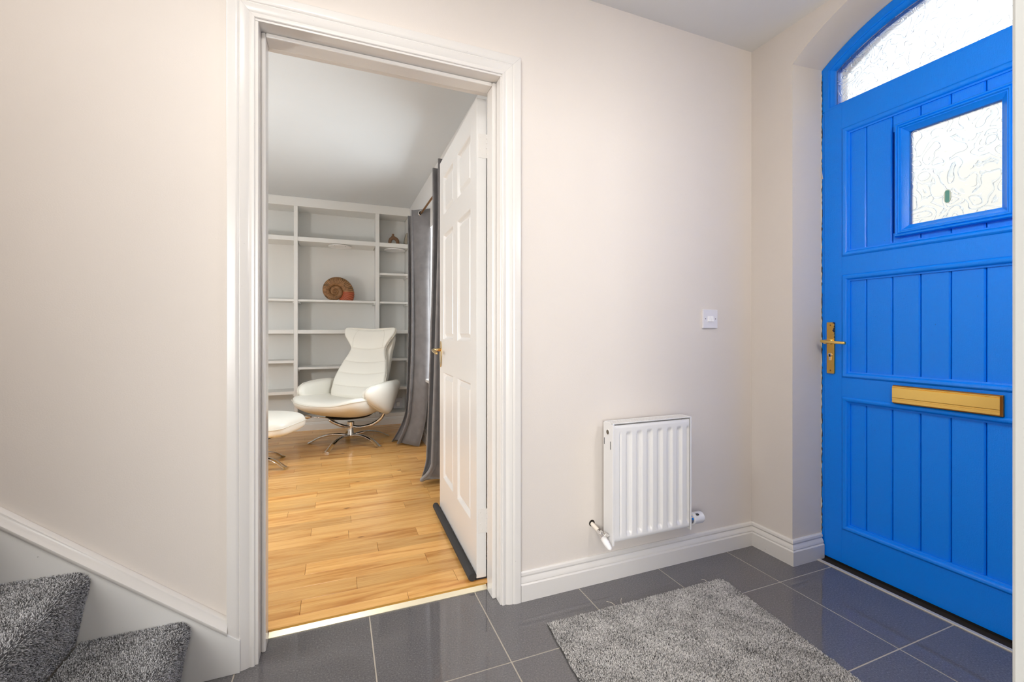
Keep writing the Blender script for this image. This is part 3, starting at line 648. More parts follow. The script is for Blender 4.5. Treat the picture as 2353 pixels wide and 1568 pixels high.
# ================================================================== STAIRS
RISE, GOING, SX = 0.190, 0.228, -2.272
st = empty('staircase', (SX, -0.5, 0), 'staircase with speckled grey carpet beside the inner doorway', 'staircase')
SY0, SY1 = -0.024-(-0.5)-0.0, -0.93-(-0.5)
def step_profile():
    # riser foot -> riser -> rounded nosing -> tread back ; (x, z) with x=0 at the nosing front, z=0 top of tread
    P = [(-0.030, -RISE), (-0.012, -0.085), (-0.004, -0.055)]
    r = 0.030
    for i in range(9): a = -PI/10+i*(PI/2+PI/10)/8; P.append((-r+r*math.cos(a), -r+r*math.sin(a)))
    P += [(-0.06, 0.0), (-GOING-0.02, 0.0)]
    return P
prof = step_profile()
def resample(P, d):
    out = []; 
    for (a, b_), (c, e) in zip(P[:-1], P[1:]):
        L = math.hypot(c-a, e-b_); n = max(1, int(L/d))
        for k in range(n): out.append((a+(c-a)*k/n, b_+(e-b_)*k/n, -(e-b_)/L if False else (e-b_)/L, -(c-a)/L))
    return out
def tufts(name, pts, nrm, parent, length, width, lean, cols, loc=(0, 0, 0), patch=None):
    """one short spike per carpet tuft: pts, nrm (N,3); cols (N,3)"""
    N = len(pts); a = np.cross(nrm, rng.normal(size=(N, 3))); a /= np.linalg.norm(a, axis=1)[:, None]; c = np.cross(nrm, a)
    L = length*rng.uniform(0.7, 1.15, (N, 1)); W_ = width*rng.uniform(0.8, 1.2, (N, 1))
    tip = pts+nrm*L+(a*rng.normal(size=(N, 1))+c*rng.normal(size=(N, 1)))*lean
    base = pts-nrm*0.0008
    b0 = base+a*W_; b1 = base-a*W_*0.5+c*W_*0.87; b2 = base-a*W_*0.5-c*W_*0.87
    top = 0.55
    t0 = tip+a*W_*top; t1 = tip-a*W_*0.5*top+c*W_*0.87*top; t2 = tip-a*W_*0.5*top-c*W_*0.87*top
    V = np.stack([b0, b1, b2, t0, t1, t2], 1).reshape(-1, 3)
    i = np.arange(N)[:, None]*6
    T = np.concatenate([i+np.array([[3, 4, 5]])], 1)
    Q = np.concatenate([i+np.array([[0, 1, 4, 3]]), i+np.array([[1, 2, 5, 4]]), i+np.array([[2, 0, 3, 5]])], 1).reshape(-1, 4)
    me = bpy.data.meshes.new(name); me.vertices.add(len(V)); me.vertices.foreach_set('co', V.astype(np.float32).ravel())
    loops = np.concatenate([T.ravel(), Q.ravel()]); me.loops.add(len(loops)); me.loops.foreach_set('vertex_index', loops.astype(np.int32))
    ls = np.concatenate([np.arange(len(T))*3, len(T)*3+np.arange(len(Q))*4]); me.polygons.add(len(T)+len(Q)); me.polygons.foreach_set('loop_start', ls.astype(np.int32))
    me.update(calc_edges=True); me.validate()
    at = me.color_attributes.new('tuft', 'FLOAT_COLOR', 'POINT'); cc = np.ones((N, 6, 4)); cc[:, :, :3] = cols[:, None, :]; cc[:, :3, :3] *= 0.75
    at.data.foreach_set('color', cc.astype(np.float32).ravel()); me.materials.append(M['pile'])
    o = bpy.data.objects.new(name, me); C.objects.link(o); o.parent = parent; o.location = loc; o['kind'] = 'stuff'; return o
def speckle(N, lo, hi, tint=(1, 1, 1), blotch=None):
    v = rng.beta(1.0, 1.25, N); 
    if blotch is not None: v = np.clip(v+blotch, 0, 1)
    L = (lo+(hi-lo)*v)[:, None]*np.array(tint)[None, :]; return L
for k in range(1, 5):
    e = empty('step', (-(k-1)*GOING, 0, k*RISE)); e.parent = st
    b = MB(); P2 = prof+[(-GOING-0.02, -RISE)]
    b.prism(P2, lambda a, c, d: (a, d, c), SY1, SY0); b.build('tread_and_riser', 'carpet', e)
    if k <= 2:
        rs = resample(prof, 0.0024); rs = np.array(rs); YP = SY0-0.74; ny = int((SY0-YP)/0.0024)
        yy = np.linspace(YP, SY0-0.002, ny); Pn = np.repeat(rs, ny, axis=0); Yn = np.tile(yy, len(rs))
        N = len(Yn); pts = np.stack([Pn[:, 0], Yn, Pn[:, 1]], 1)+rng.uniform(-0.0016, 0.0016, (N, 3)); nrm = np.stack([Pn[:, 2], np.zeros(N), Pn[:, 3]], 1); nrm /= np.linalg.norm(nrm, axis=1)[:, None]
        blotch = 0.10*np.sin(pts[:, 0]*37+2*np.sin(pts[:, 1]*23)+k)*np.sin(pts[:, 1]*29+pts[:, 2]*31)
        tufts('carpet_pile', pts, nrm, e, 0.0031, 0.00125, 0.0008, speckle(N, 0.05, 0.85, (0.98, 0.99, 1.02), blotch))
# wall string with its capping mould
b = MB(); zt = lambda x: 0.118-(x+2.176)*0.806
pts = [(-2.1475, 0), (-2.1475, 0.0975), (-3.3, zt(-3.3)), (-3.3, 0.0)]
b.prism([(x-SX, z) for x, z in pts], lambda a, c, d: (a, d+0.5, c), -0.001, -0.0225); b.build('wall_string', 'string', st, bevel=0.0015)
b = MB(); ux, uz = 0.7786, -0.6275   # along the slope (down to the right)
nx, nz = 0.6275, 0.7786
MPf = [(-0.002, 0.001), (-0.002, 0.0245), (0.003, 0.0275), (0.008, 0.0275), (0.0145, 0.022), (0.023, 0.0175), (0.0285, 0.0165), (0.0315, 0.012), (0.0325, 0.001)]
def at_(x, k, h): return (x+nx*0-SX, 0.5-h, zt(x)+k/0.7786)
b.loft([[at_(-3.3, k, h) for k, h in MPf], [at_(-2.1805, k, h) for k, h in MPf]]); b.build('string_moulding', 'gloss', st, smooth=True, auto=35)

# ================================================================== DOOR MAT
mt = empty('door_mat', (-0.82, -0.70, 0), 'grey cut-pile doormat lying on the tiles before the door', 'doormat')
mc = [(-1.190, -0.172), (-0.392, -0.186), (-0.505, -1.262), (-1.295, -1.262)]
b = MB(); b.prism([(x+0.82, y+0.70) for x, y in mc][::-1], lambda a, c, d: (a, c, d), 0.0005, 0.006); b.build('backing', 'matback', mt)
N0 = 185000; u = rng.uniform(0, 1, N0); v_ = rng.uniform(0, 1, N0)
ctop = np.array(mc[0])[None]*(1-u[:, None])+np.array(mc[1])[None]*u[:, None]; cbot = np.array(mc[3])[None]*(1-u[:, None])+np.array(mc[2])[None]*u[:, None]
xy = ctop*(1-v_[:, None])+cbot*v_[:, None]
xy += np.stack([0.0022*np.sin(v_*60)+0, 0.002*np.sin(u*47)], 1)*0.6
corner = (u > 0.985) & (v_ < 0.018) & ((u-0.985)/0.015+(0.018-v_)/0.018 > 1.15)
xy = xy[~corner]; N = len(xy); pts = np.concatenate([xy-np.array([[-0.82, -0.70]]), np.full((N, 1), 0.006)], 1)
bl = 0.11*np.sin(xy[:, 0]*19+3*np.sin(xy[:, 1]*11))*np.sin(xy[:, 1]*23+2*np.sin(xy[:, 0]*13))+0.05*np.sin(xy[:, 0]*61+xy[:, 1]*47)
edge = np.minimum.reduce([u, 1-u, v_*1.3])[~corner]; bl -= 0.12*np.exp(-edge/0.03)*(rng.uniform(0, 1, N) < 0.7)
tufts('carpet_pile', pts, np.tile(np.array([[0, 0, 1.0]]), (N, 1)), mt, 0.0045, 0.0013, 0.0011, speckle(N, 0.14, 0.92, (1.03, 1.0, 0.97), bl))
for x, y, a, c in ((-0.91, -0.178, -0.02, 0.03), (-0.885, -0.178, 0.02, 0.026), (-0.47, -0.188, -0.012, 0.022)):
    b = MB(); b.tube(bez([(x+0.82, y+0.70, 0.008), (x+0.82+a*0.4, y+0.70+c*0.5, 0.013), (x+0.82+a, y+0.70+c, 0.012)], 6), 0.0006, 5); b.build('loose_thread', 'sealant', mt)

# ================================================================== RADIATOR
RX0, RX1, RZ0, RZ1, RYF, RYB = -0.868, -0.469, 0.185, 0.668, -0.095, -0.034
rd = empty('radiator', ((RX0+RX1)/2, -0.0, RZ0), 'small white ribbed panel radiator on the cream wall', 'radiator')
rx, rz = rd.location.x, rd.location.z
# pressed front panel
W = RX1-RX0; H_ = RZ1-RZ0; b = MB()
nxs, nzs = 121, 66; gridv = []
for j in range(nzs):
    z = 0.012+(H_-0.022)*j/(nzs-1)
    for i in range(nxs):
        x = 0.006+(W-0.012)*i/(nxs-1)
        ph = ((x-0.0405)/0.0512) % 1.0
        # raised ribs with a flat crown, valleys between, fading out at both ends
        tri = abs(ph-0.28); tri = min(tri, 1-tri); rib = max(0.0, min(1.0, (0.36-tri)/0.13)); rib = rib*rib*(3-2*rib)
        valley = 1-rib
        inside = 1.0 if 0.036 < x < W-0.012 else 0.0
        f = max(0, min(1, (z-0.030)/0.014))*max(0, min(1, ((H_-0.040)-z)/0.010)); f = f*f*(3-2*f)
        ed = min(x-0.006, W-0.006-x, z-0.012, H_-0.010-z); rnd = 0.004*max(0, 1-ed/0.004)**2
        gridv.append((RX0+x-rx, RYF+0.0095*valley*inside*f+rnd, z))
b.add(gridv, [(j*nxs+i, j*nxs+i+1, (j+1)*nxs+i+1, (j+1)*nxs+i) for j in range(nzs-1) for i in range(nxs-1)])
b.build('front_panel', 'rad', rd, smooth=True)
b = MB(); b.box(RX0+0.004-rx, RX1-0.004-rx, RYF+0.010, RYF+0.022, 0.012, H_-0.012); b.build('panel_core', 'rad', rd)
for xa, xb in ((RX0, RX0+0.0022), (RX1-0.0022, RX1)):
    b = MB(); b.box(xa-rx, xb-rx, RYB, RYF-0.002, 0.0, H_); b.box(xa-rx-(0 if xa == RX0 else 0.006), xb-rx+(0.006 if xa == RX0 else 0), RYF-0.0035, RYF-0.0015, 0.0, H_); b.build('end_panel', 'rad', rd, bevel=0.001)
tg = empty('top_grille', (0, 0, 0)); tg.parent = rd
b = MB(); b.box(RX0-rx, RX1-rx, RYF-0.001, RYF+0.006, H_-0.004, H_); b.box(RX0-rx, RX1-rx, RYB-0.006, RYB, H_-0.004, H_); b.box(RX0-rx, RX1-rx, RYB-0.004, RYB-0.002, 0.02, H_-0.002); b.build('grille_rim', 'rad', tg, bevel=0.001)
n = 34
sl = None
for i in range(n):
    x = RX0+0.008+(W-0.016)*i/(n-1)
    if sl is None:
        b = MB(); b.box(-0.0042, 0.0042, -0.0245, 0.0245, -0.003, -0.0005); o = b.build('grille_slat', 'rad', tg); sl = o.data
    else: o = bpy.data.objects.new('grille_slat', sl); C.objects.link(o); o.parent = tg
    o.location = (x-rx, (RYF+RYB)/2, H_)
b = MB(); b.lathe([(0.0125, 0), (0.0125, 0.002), (0.0095, 0.0022), (0.0095, 0.0008)], lambda a, c, h: (RX0-rx-h, (RYF+RYB)/2-0.002+a, H_-0.039+c), 20); b.build('plug_ring', 'rad', rd, smooth=True, auto=40)
b = MB(); b.lathe([(0.009, 0), (0.009, 0.0022)], lambda a, c, h: (RX0-rx-h, (RYF+RYB)/2-0.002+a, H_-0.039+c), 18); b.build('blanking_plug', 'steel', rd)
b = MB(); b.box(RX0-0.0006-rx, RX0+0.001-rx, RYF+0.010, RYF+0.013, H_-0.105, H_-0.073); b.build('end_slot', 'black', rd)
b = MB(); b.box(RX0-0.0006-rx, RX0+0.001-rx, RYB-0.008, RYB-0.005, H_-0.092, H_-0.066); b.build('end_slot', 'black', rd)
# lockshield valve (left) and thermostatic head (right)
vl = empty('lockshield_valve', (0, 0, 0)); vl.parent = rd
zc = 0.212-rz; yc = -0.066
b = MB(); b.tube([(RX0-rx, yc, zc+0.005), (RX0-0.026-rx, yc, zc+0.005)], 0.0085, 12); b.lathe([(0.0125, 0), (0.0125, 0.011)], lambda a, c, h: (RX0-0.006-h-rx, yc+a, zc+0.005+c), 6); b.tube([(RX0-0.026-rx, yc+0.01, zc+0.010), (RX0-0.026-rx, yc-0.012, zc-0.004)], 0.011, 12); b.build('valve_body', 'chrome', vl, bevel=0.001)
b = MB(); b.tube([(RX0-0.026-rx, yc-0.006, zc+0.0), (RX0-0.024-rx, yc-0.026, zc-0.012), (RX0-0.022-rx, yc-0.047, zc-0.025), (RX0-0.0215-rx, yc-0.052, zc-0.028)], [0.0125, 0.0125, 0.009, 0.003], 16); b.build('valve_cap', 'plastic_w', vl, smooth=True)
b = MB(); b.tube([(RX0-0.026-rx, yc+0.008, zc+0.010), (RX0-0.029-rx, yc+0.025, zc+0.016)], 0.0115, 6); b.build('compression_nut', 'chrome', vl)
b = MB(); b.tube([(RX0-0.028-rx, yc+0.02, zc+0.015), (RX0-0.034-rx, 0.002, zc+0.030)], 0.0085, 12); b.build('supply_pipe', 'copperpaint', vl, smooth=True, auto=40)
b = MB(); b.lathe([(0.0135, 0), (0.011, 0.0012)], lambda a, c, h: (RX0-0.034-rx+a, -0.0008-h, zc+0.030+c+0.002), 14); b.build('wall_hole', 'dark', vl)
vt = empty('thermostatic_valve', (0, 0, 0)); vt.parent = rd
zc = 0.213-rz; yc = -0.060; xs = RX1-rx
b = MB(); b.tube([(xs, yc, zc), (xs+0.028, yc, zc)], 0.0095, 14); b.lathe([(0.013, 0), (0.013, 0.010)], lambda a, c, h: (xs+0.006+h, yc+a, zc+c), 6); b.tube([(xs+0.022, yc, zc), (xs+0.022, 0.0, zc-0.002)], 0.0085, 12); b.build('valve_body', 'chrome', vt, bevel=0.001)
b = MB(); b.lathe([(0.0170, 0.018), (0.0215, 0.021), (0.0215, 0.032), (0.016, 0.032)], lambda a, c, h: (xs+h, yc+a, zc+c), 24); b.build('collar', 'chrome', vt, smooth=True, auto=40)
b = MB(); b.lathe([(0.0225, 0.031), (0.0262, 0.033), (0.0262, 0.039), (0.0250, 0.041), (0.0250, 0.084), (0.0225, 0.090), (0.010, 0.0925), (0.002, 0.093)], lambda a, c, h: (xs+h, yc+a, zc+c), 32); b.build('thermostat_head', 'plastic_w', vt, smooth=True, auto=40)
b = MB(); b.box(xs+0.047, xs+0.060, yc-0.0195, yc-0.0085, zc+0.0175, zc+0.0232); o = b.build('display_window', 'matback', vt)
b = MB(); b.box(RX0+0.08-rx, RX0+0.10-rx, RYB, 0.001, 0.05, H_-0.05); b.build('wall_bracket', 'rad', rd)
b = MB(); b.box(RX1-0.10-rx, RX1-0.08-rx, RYB, 0.001, 0.05, H_-0.05); b.build('wall_bracket', 'rad', rd)

# ================================================================== LIGHT SWITCH
sw = empty('light_switch', (-0.272, 0, 1.090), 'white double rocker light switch on cream wall', 'light switch')
b = MB(); b.prism(rrect(-0.043, 0.043, -0.043, 0.043, 0.002), lambda a, c, d: (a, -d, c), 0, 0.010); b.build('face_plate', 'plastic', sw, bevel=0.0012)
for xo in (-0.0085, 0.0085):
    b = MB(); x0, x1 = xo-0.0078, xo+0.0078
    b.prism([(0.0095, -0.013), (0.0168, -0.0125), (0.0135, 0.000), (0.0108, 0.013), (0.0095, 0.013)], lambda a, c, d: (d, -a, c), x0, x1); b.build('rocker', 'plastic_w', sw, bevel=0.0008)
for xo in (-0.030, 0.030):
    b = MB(); b.lathe([(0.0026, 0), (0.0022, 0.0006)], lambda a, c, h: (xo+a, -0.0098-h, c), 12); b.build('screw', 'matback', sw)

# ================================================================== BUILT-IN SHELVES
bc = empty('bookcase', (-2.0, 3.44, 0.012), 'white built-in bookcase filling the far living room wall', 'bookcase')
def bpart(name, x0, x1, y0, y1, z0, z1, bevel=0.0015, mat='satin'):
    b = MB(); b.box(x0+2.0, x1+2.0, y0-3.44, y1-3.44, z0-0.012, z1-0.012); return b.build(name, mat, bc, bevel=bevel)
BX0, BX1, BYB = -3.42, LX-0.001, 3.735
bpart('fascia', BX0, BX1, 3.44, 3.465, 2.319, LC-0.001)
P1, P2 = (-2.281, -2.245), (-1.482, -1.4415)
for x0, x1 in (P1, P2, (-3.10, -3.06)):
    bpart('post', x0, x1, 3.441, 3.463, 0.108, 2.3185); bpart('divider', x0+0.008, x1-0.008, 3.463, BYB, 0.108, 2.3185, 0)
bpart('side_panel', BX1-0.018, BX1, 3.441, BYB, 0.108, 2.3185)
bpart('top_board', BX0, BX1, 3.466, BYB, 2.325, 2.345, 0)
cols = {'L': (-3.06, P1[0]), 'M': (P1[1], P2[0]), 'R': (P2[1], BX1-0.018), 'F': (BX0, -3.10)}
for cN, (x0, x1) in cols.items():
    bpart('back_board', x0-0.02, x1+0.02, BYB, BYB+0.004, 0.1, 2.325, 0)
    e = 0.0006
    bpart('shelf', x0+e, x1-e, 3.4425, BYB-0.001, 1.963, 2.008)
    bpart('shelf', x0+e, x1-e, 3.4425, BYB-0.001, 1.011, 1.050)
    thin = {'L': [(1.344, 1.366), (0.711, 0.738), (0.390, 0.420)], 'M': [(1.344, 1.3655), (0.642, 0.665), (0.40, 0.425)], 'R': [(1.655, 1.678), (1.342, 1.363), (0.710, 0.736), (0.390, 0.419)], 'F': [(1.344, 1.366), (0.711, 0.738)]}[cN]
    for z0, z1 in thin:
        bpart('shelf', x0+e, x1-e, 3.455, BYB-0.001, z0, z1)
        for xx in (x0+0.002, x1-0.014): bpart('shelf_batten', xx, xx+0.012, 3.475, BYB-0.002, z0-0.018, z0-0.0005, 0)
    bpart('bottom_board', x0+e, x1-e, 3.4425, BYB-0.001, 0.108, 0.1365)
b = MB(); skirt_path(b, [(BX1, 3.4535), (BX0, 3.4535)], z0=0.0, scale=0.95); 
o = b.build('plinth', 'satin', bc, smooth=True, auto=28); o.location = (2.0, -3.44, 0.0)
# round downlights on the undersides
def puck(x, y, label):
    t = empty('puck_light', (x, y, 1.963), label, 'downlight', group='round downlights under the top shelf')
    b = MB(); b.lathe([(0.100, 0), (0.116, -0.004), (0.118, -0.010), (0.114, -0.014), (0.09, -0.0145), (0.088, -0.012), (0.01, -0.012)], lambda a, c, h: (a, c, h), 40); b.build('housing', 'plastic_w', t, smooth=True, auto=40)
    for s in (-1, 1):
        b = MB(); b.lathe([(0.006, -0.0135), (0.005, -0.017)], lambda a, c, h: (s*0.055+a, -0.085+c, h), 10); b.build('clip', 'chrome', t)
puck(-1.842, 3.575, 'round white downlight under the wide top shelf')
puck(-1.265, 3.575, 'round white downlight under the shelf holding the arched vase')

# ---- ammonite
am = empty('ammonite', (-1.868, 3.515, 1.3655), 'large brown ammonite fossil with orange mouth on middle shelf', 'ornament')
def ammonite(ph0, ph1, mat, name):
    cz = 0.098; cx = -0.022; V = []; rib = []; nT = max(8, int((ph1-ph0)/(2*PI)*200)); nS = 18; rings = []
    for i in range(nT+1):
        ph = ph0+(ph1-ph0)*i/nT
        Ro = 0.190*math.exp(0.142*(ph-0.0))       # outer edge, ph=0 pointing right, growing clockwise
        rc, rt = Ro*0.70, Ro*0.305
        r_ = 0.5+0.5*math.cos(ph*46); ring = []
        for j in range(nS):
            a = 2*PI*j/nS; q = rt*(1+0.055*(r_-0.5)); dep = 0.75*q+0.004
            rr = rc+q*math.cos(a); yy = dep*math.sin(a)
            x = cx+rr*math.cos(-ph); z = cz+rr*math.sin(-ph)
            ring.append((x, yy*0.8, max(z, 0.0005))); rib.append(0.15+0.85*r_)
        rings.append(ring)
    b = MB(); b.loft(rings, True); o = b.build(name, mat, am, smooth=True)
    at = o.data.attributes.new('rib', 'FLOAT', 'POINT'); at.data.foreach_set('value', rib)
    return o
ammonite(-10*PI, 0.02, 'shell', 'shell')
ammonite(0.02, 1.12, 'shell_red', 'mouth')['label'] = 'orange ribbed mouth end of the fossil'

# ---- arched vase
va = empty('vase', (-1.281, 3.512, 2.008), 'brown arch-shaped ceramic vase on upper right shelf', 'vase')
b = MB(); path = bez([(-0.042, 0, 0.0), (-0.041, 0, 0.03), (-0.030, 0, 0.058), (0.0, 0, 0.073), (0.032, 0, 0.056), (0.043, 0, 0.03), (0.044, 0, 0.0)], 30)
b.tube(path, [0.0165+0.004*math.sin(PI*i/(len(path)-1)) for i in range(len(path))], 14); b.build('arch_body', 'stone', va, smooth=True, auto=60)
b = MB(); b.lathe([(0.034, 0.060), (0.026, 0.078), (0.0165, 0.093), (0.012, 0.105), (0.0125, 0.114), (0.014, 0.117), (0.010, 0.117), (0.009, 0.108)], lambda a, c, h: (-0.008+a, c*0.62, h), 20); b.build('neck', 'stone', va, smooth=True)
# ---- patterned block at the shelf end
ob = empty('patterned_ornament', (-1.152, 3.535, 2.008), 'black and cream chequered ornament at shelf end by curtain', 'ornament')
b = MB(); b.prism([(-0.012, 0.012), (0.018, 0.012), (0.018, 0.135), (0.008, 0.135), (-0.012, 0.05)], lambda a, c, d: (a, d, c), -0.05, 0.05); b.build('woven_body', 'woven', ob, bevel=0.003)
b = MB(); b.box(-0.010, 0.016, -0.045, 0.045, 0.0, 0.012); b.build('foot', 'stone', ob, bevel=0.002)
# ---- socket low on the bookcase back
so = empty('wall_socket', (-1.215, 3.715, 0.20), 'white wall socket low behind the chair, beside curtain', 'socket')
b = MB(); b.box(-0.05, 0.05, -0.03, 0.018, -0.06, 0.06); b.build('back_box', 'plastic', so, bevel=0.004)
b = MB(); b.box(-0.022, 0.022, -0.065, -0.03, -0.03, 0.02); b.build('plug', 'plastic_w', so, bevel=0.006)

# ================================================================== SWIVEL CHAIR AND OTTOMAN
TH_ = -math.radians(36)
ch = empty('lounge_chair', (-1.754, 2.755, 0.012), 'cream leather swivel recliner on chrome star base', 'armchair', rz=TH_)
def chrome_base(root, radius, hub, n=5, ang0=0.0):
    b = MB(); b.lathe([(0.030, 0.052), (0.034, 0.06), (0.034, 0.075), (0.024, 0.10), (0.0235, hub-0.04), (0.031, hub-0.038), (0.031, hub-0.004), (0.026, hub)], lambda a, c, h: (a, c, h), 24); b.build('column', 'chrome', root, smooth=True, auto=40)
    for k in range(n):
        a = ang0+2*PI*k/n; P = bez([(0.015, 0.068), (radius*0.4, 0.080), (radius*0.72, 0.056), (radius*0.93, 0.016), (radius, 0.006)], 20); rings = []
        for i, p in enumerate(P):
            r, z = p.x, p.y; t = i/(len(P)-1); wd_ = 0.016+0.010*t; hh = 0.0125-0.005*t
            ring = []
            for j in range(12):
                q = 2*PI*j/12; y = wd_*math.cos(q); zz = z+hh*math.sin(q)
                ring.append((r*math.cos(a)-y*math.sin(a), r*math.sin(a)+y*math.cos(a), max(zz, 0.0)))
            rings.append(ring)
        b = MB(); b.loft(rings); b.build('leg', 'chrome', root, smooth=True, auto=60)
chrome_base(ch, 0.372, 0.195, 5, math.radians(21.0)-TH_)
# shell-shaped seat
def pillow(rows, root, name, mat, sub=1, n=28, ptop=0.55, pbot=0.75, rim=0.0):
    """rows: (y, half width, rim z, top centre z, top edge lift, bottom z)"""
    rings = []
    for y, w_, zr, ztop, lift, zbot in rows:
        ring = []
        for j in range(n):
            a = 2*PI*j/n; c, s = math.cos(a), math.sin(a)
            x = w_*math.copysign(abs(c)**0.72, c); f = abs(x)/max(w_, 1e-4)
            zq = zr+rim*lift*f*f
            if s >= 0: z = zq+(ztop+lift*f*f-zq)*(s**ptop)
            else: z = zq+(zbot-zq)*(abs(s)**pbot)
            ring.append((x, y, z))
        rings.append(ring)
    b = MB(); b.loft(rings); return b.build(name, mat, root, smooth=True, sub=sub)
seat_rows = []
YS = [-0.452, -0.442, -0.415, -0.37, -0.30, -0.22, -0.12, 0.0, 0.12, 0.22, 0.28]
HW = [0.12, 0.225, 0.280, 0.315, 0.330, 0.332, 0.325, 0.320, 0.300, 0.25, 0.18]
RM = [0.402, 0.400, 0.396, 0.391, 0.386, 0.384, 0.388, 0.396, 0.405, 0.415, 0.42]
TP = [0.408, 0.418, 0.430, 0.436, 0.434, 0.424, 0.412, 0.398, 0.392, 0.395, 0.41]
LF = [0.004, 0.026, 0.046, 0.056, 0.060, 0.06, 0.055, 0.045, 0.04, 0.03, 0.0]
BT = [0.395, 0.378, 0.352, 0.330, 0.298, 0.272, 0.252, 0.243, 0.252, 0.285, 0.33]
for r in zip(YS, HW, RM, TP, LF, BT): seat_rows.append(r)
pillow(seat_rows, ch, 'seat', 'leather', rim=0.9)
# piping round the seat rim
def rim_path(side):
    P = []
    for y, w_, zr, l_ in zip(YS, HW, RM, LF): P.append((side*(w_+0.001), y, zr+0.9*l_))
    return P
loop = rim_path(-1)[::-1][2:]+[(0, -0.4545, 0.402)]+rim_path(1)[:-2]
b = MB(); b.tube(bez(loop, 66), 0.0032, 6); b.build('seat_piping', 'piping', ch, smooth=True)
b = MB(); b.lathe([(0.03, 0.242), (0.20, 0.250), (0.215, 0.258), (0.18, 0.266)], lambda a, c, h: (a*0.92, c-0.02, h), 24); b.build('seat_pan', 'black', ch, smooth=True, auto=40)
# quilted back with winged head
SB = [0, 0.12, 0.25, 0.38, 0.50, 0.60, 0.68, 0.745, 0.80, 0.87, 0.94, 0.985, 1.0]
def back_pt(s):
    y = smooth_interp(s, [0, 0.25, 0.5, 0.72, 1.0], [0.105, 0.190, 0.275, 0.335, 0.405])
    z = smooth_interp(s, [0, 0.25, 0.5, 0.72, 1.0], [0.36, 0.525, 0.690, 0.835, 1.040]); return y, z
def back_hw(s): return smooth_interp(s, [0, 0.12, 0.3, 0.5, 0.68, 0.74, 0.80, 0.88, 0.96, 1.0], [0.240, 0.270, 0.270, 0.240, 0.196, 0.192, 0.222, 0.272, 0.282, 0.255])
def back_th(s): return smooth_interp(s, [0, 0.1, 0.5, 0.72, 0.85, 0.97, 1.0], [0.03, 0.062, 0.058, 0.05, 0.058, 0.045, 0.012])
seams = [0.19, 0.36, 0.53, 0.735]
rings = []; nB = 32; sl_ = sorted(set([i/46 for i in range(47)]+seams+[q+0.012 for q in seams]+[q-0.012 for q in seams]))
for s in sl_:
    y, z = back_pt(s); y2, z2 = back_pt(min(1, s+0.01)); y1, z1 = back_pt(max(0, s-0.01)); t = Vector((0, y2-y1, z2-z1)).normalized(); nrm = Vector((0, t.z, -t.y))   # nrm points back
    hw, th = back_hw(s), back_th(s); dmin = min(abs(s-q) for q in seams); puff = 0.009*(1-math.exp(-(dmin/0.03)**1.0)); ring = []
    wrap = interp(s, [0, 0.3, 0.7, 0.85, 1], [0.055, 0.06, 0.045, 0.075, 0.075])
    for j in range(nB):
        a = 2*PI*j/nB; c, q = math.cos(a), math.sin(a); x = hw*math.copysign(abs(c)**0.75, c); f = abs(x)/hw
        d = (-(th-0.009+puff) if q > 0 else th*1.0)*abs(q)**0.6-wrap*f**2.2
        # seams sag in the middle
        sag = -0.012*(1-f*f)
        ring.append((x, y+nrm.y*d+t.y*sag, z+nrm.z*d+t.z*sag))
    rings.append(ring)
b = MB(); b.loft(rings); b.build('backrest', 'leather', ch, smooth=True, sub=1)
# thick outer shell behind the quilted front
rings = []
for i in range(25):
    s = 0.06+0.915*i/24; y, z = back_pt(s); y2, z2 = back_pt(min(1, s+0.01)); y1, z1 = back_pt(max(0, s-0.01)); t = Vector((0, y2-y1, z2-z1)).normalized(); nrm = Vector((0, t.z, -t.y))
    hw = smooth_interp(s, [0.06, 0.15, 0.4, 0.7, 0.9, 0.975], [0.17, 0.235, 0.238, 0.225, 0.235, 0.20]); tk = smooth_interp(s, [0.06, 0.2, 0.5, 0.85, 0.975], [0.03, 0.085, 0.10, 0.09, 0.045]); ring = []
    for j in range(28):
        a = 2*PI*j/28; c, q = math.cos(a), math.sin(a); x = hw*math.copysign(abs(c)**0.7, c); f = abs(x)/hw
        d = (0.02 if q > 0 else tk)*(-1 if q > 0 else 1)*abs(q)**0.6-0.012*f**2+0.012; ring.append((x, y+nrm.y*d, z+nrm.z*d))
    rings.append(ring)
b = MB(); b.loft(rings); b.build('back_shell', 'leather', ch, smooth=True, sub=1)
# stitched seams across the back
for q in seams:
    y, z = back_pt(q); y2, z2 = back_pt(q+0.01); t = Vector((0, y2-y, z2-z)).normalized(); nrm = Vector((0, t.z, -t.y)); hw, th = back_hw(q), back_th(q); P = []
    wrap = interp(q, [0, 0.3, 0.7, 0.85, 1], [0.055, 0.06, 0.045, 0.075, 0.075])
    for i in range(17):
        a = PI*(0.06+0.88*i/16); c, s_ = math.cos(a), math.sin(a); x = hw*math.copysign(abs(c)**0.75, c); f = abs(x)/hw; d = -(th-0.0065)*abs(s_)**0.6-wrap*f**2.2; sag = -0.012*(1-f*f)
        P.append((x, y+nrm.y*d+t.y*sag, z+nrm.z*d+t.z*sag))
    b = MB(); b.tube(P, 0.0022, 6); b.build('seam', 'piping', ch, smooth=True)
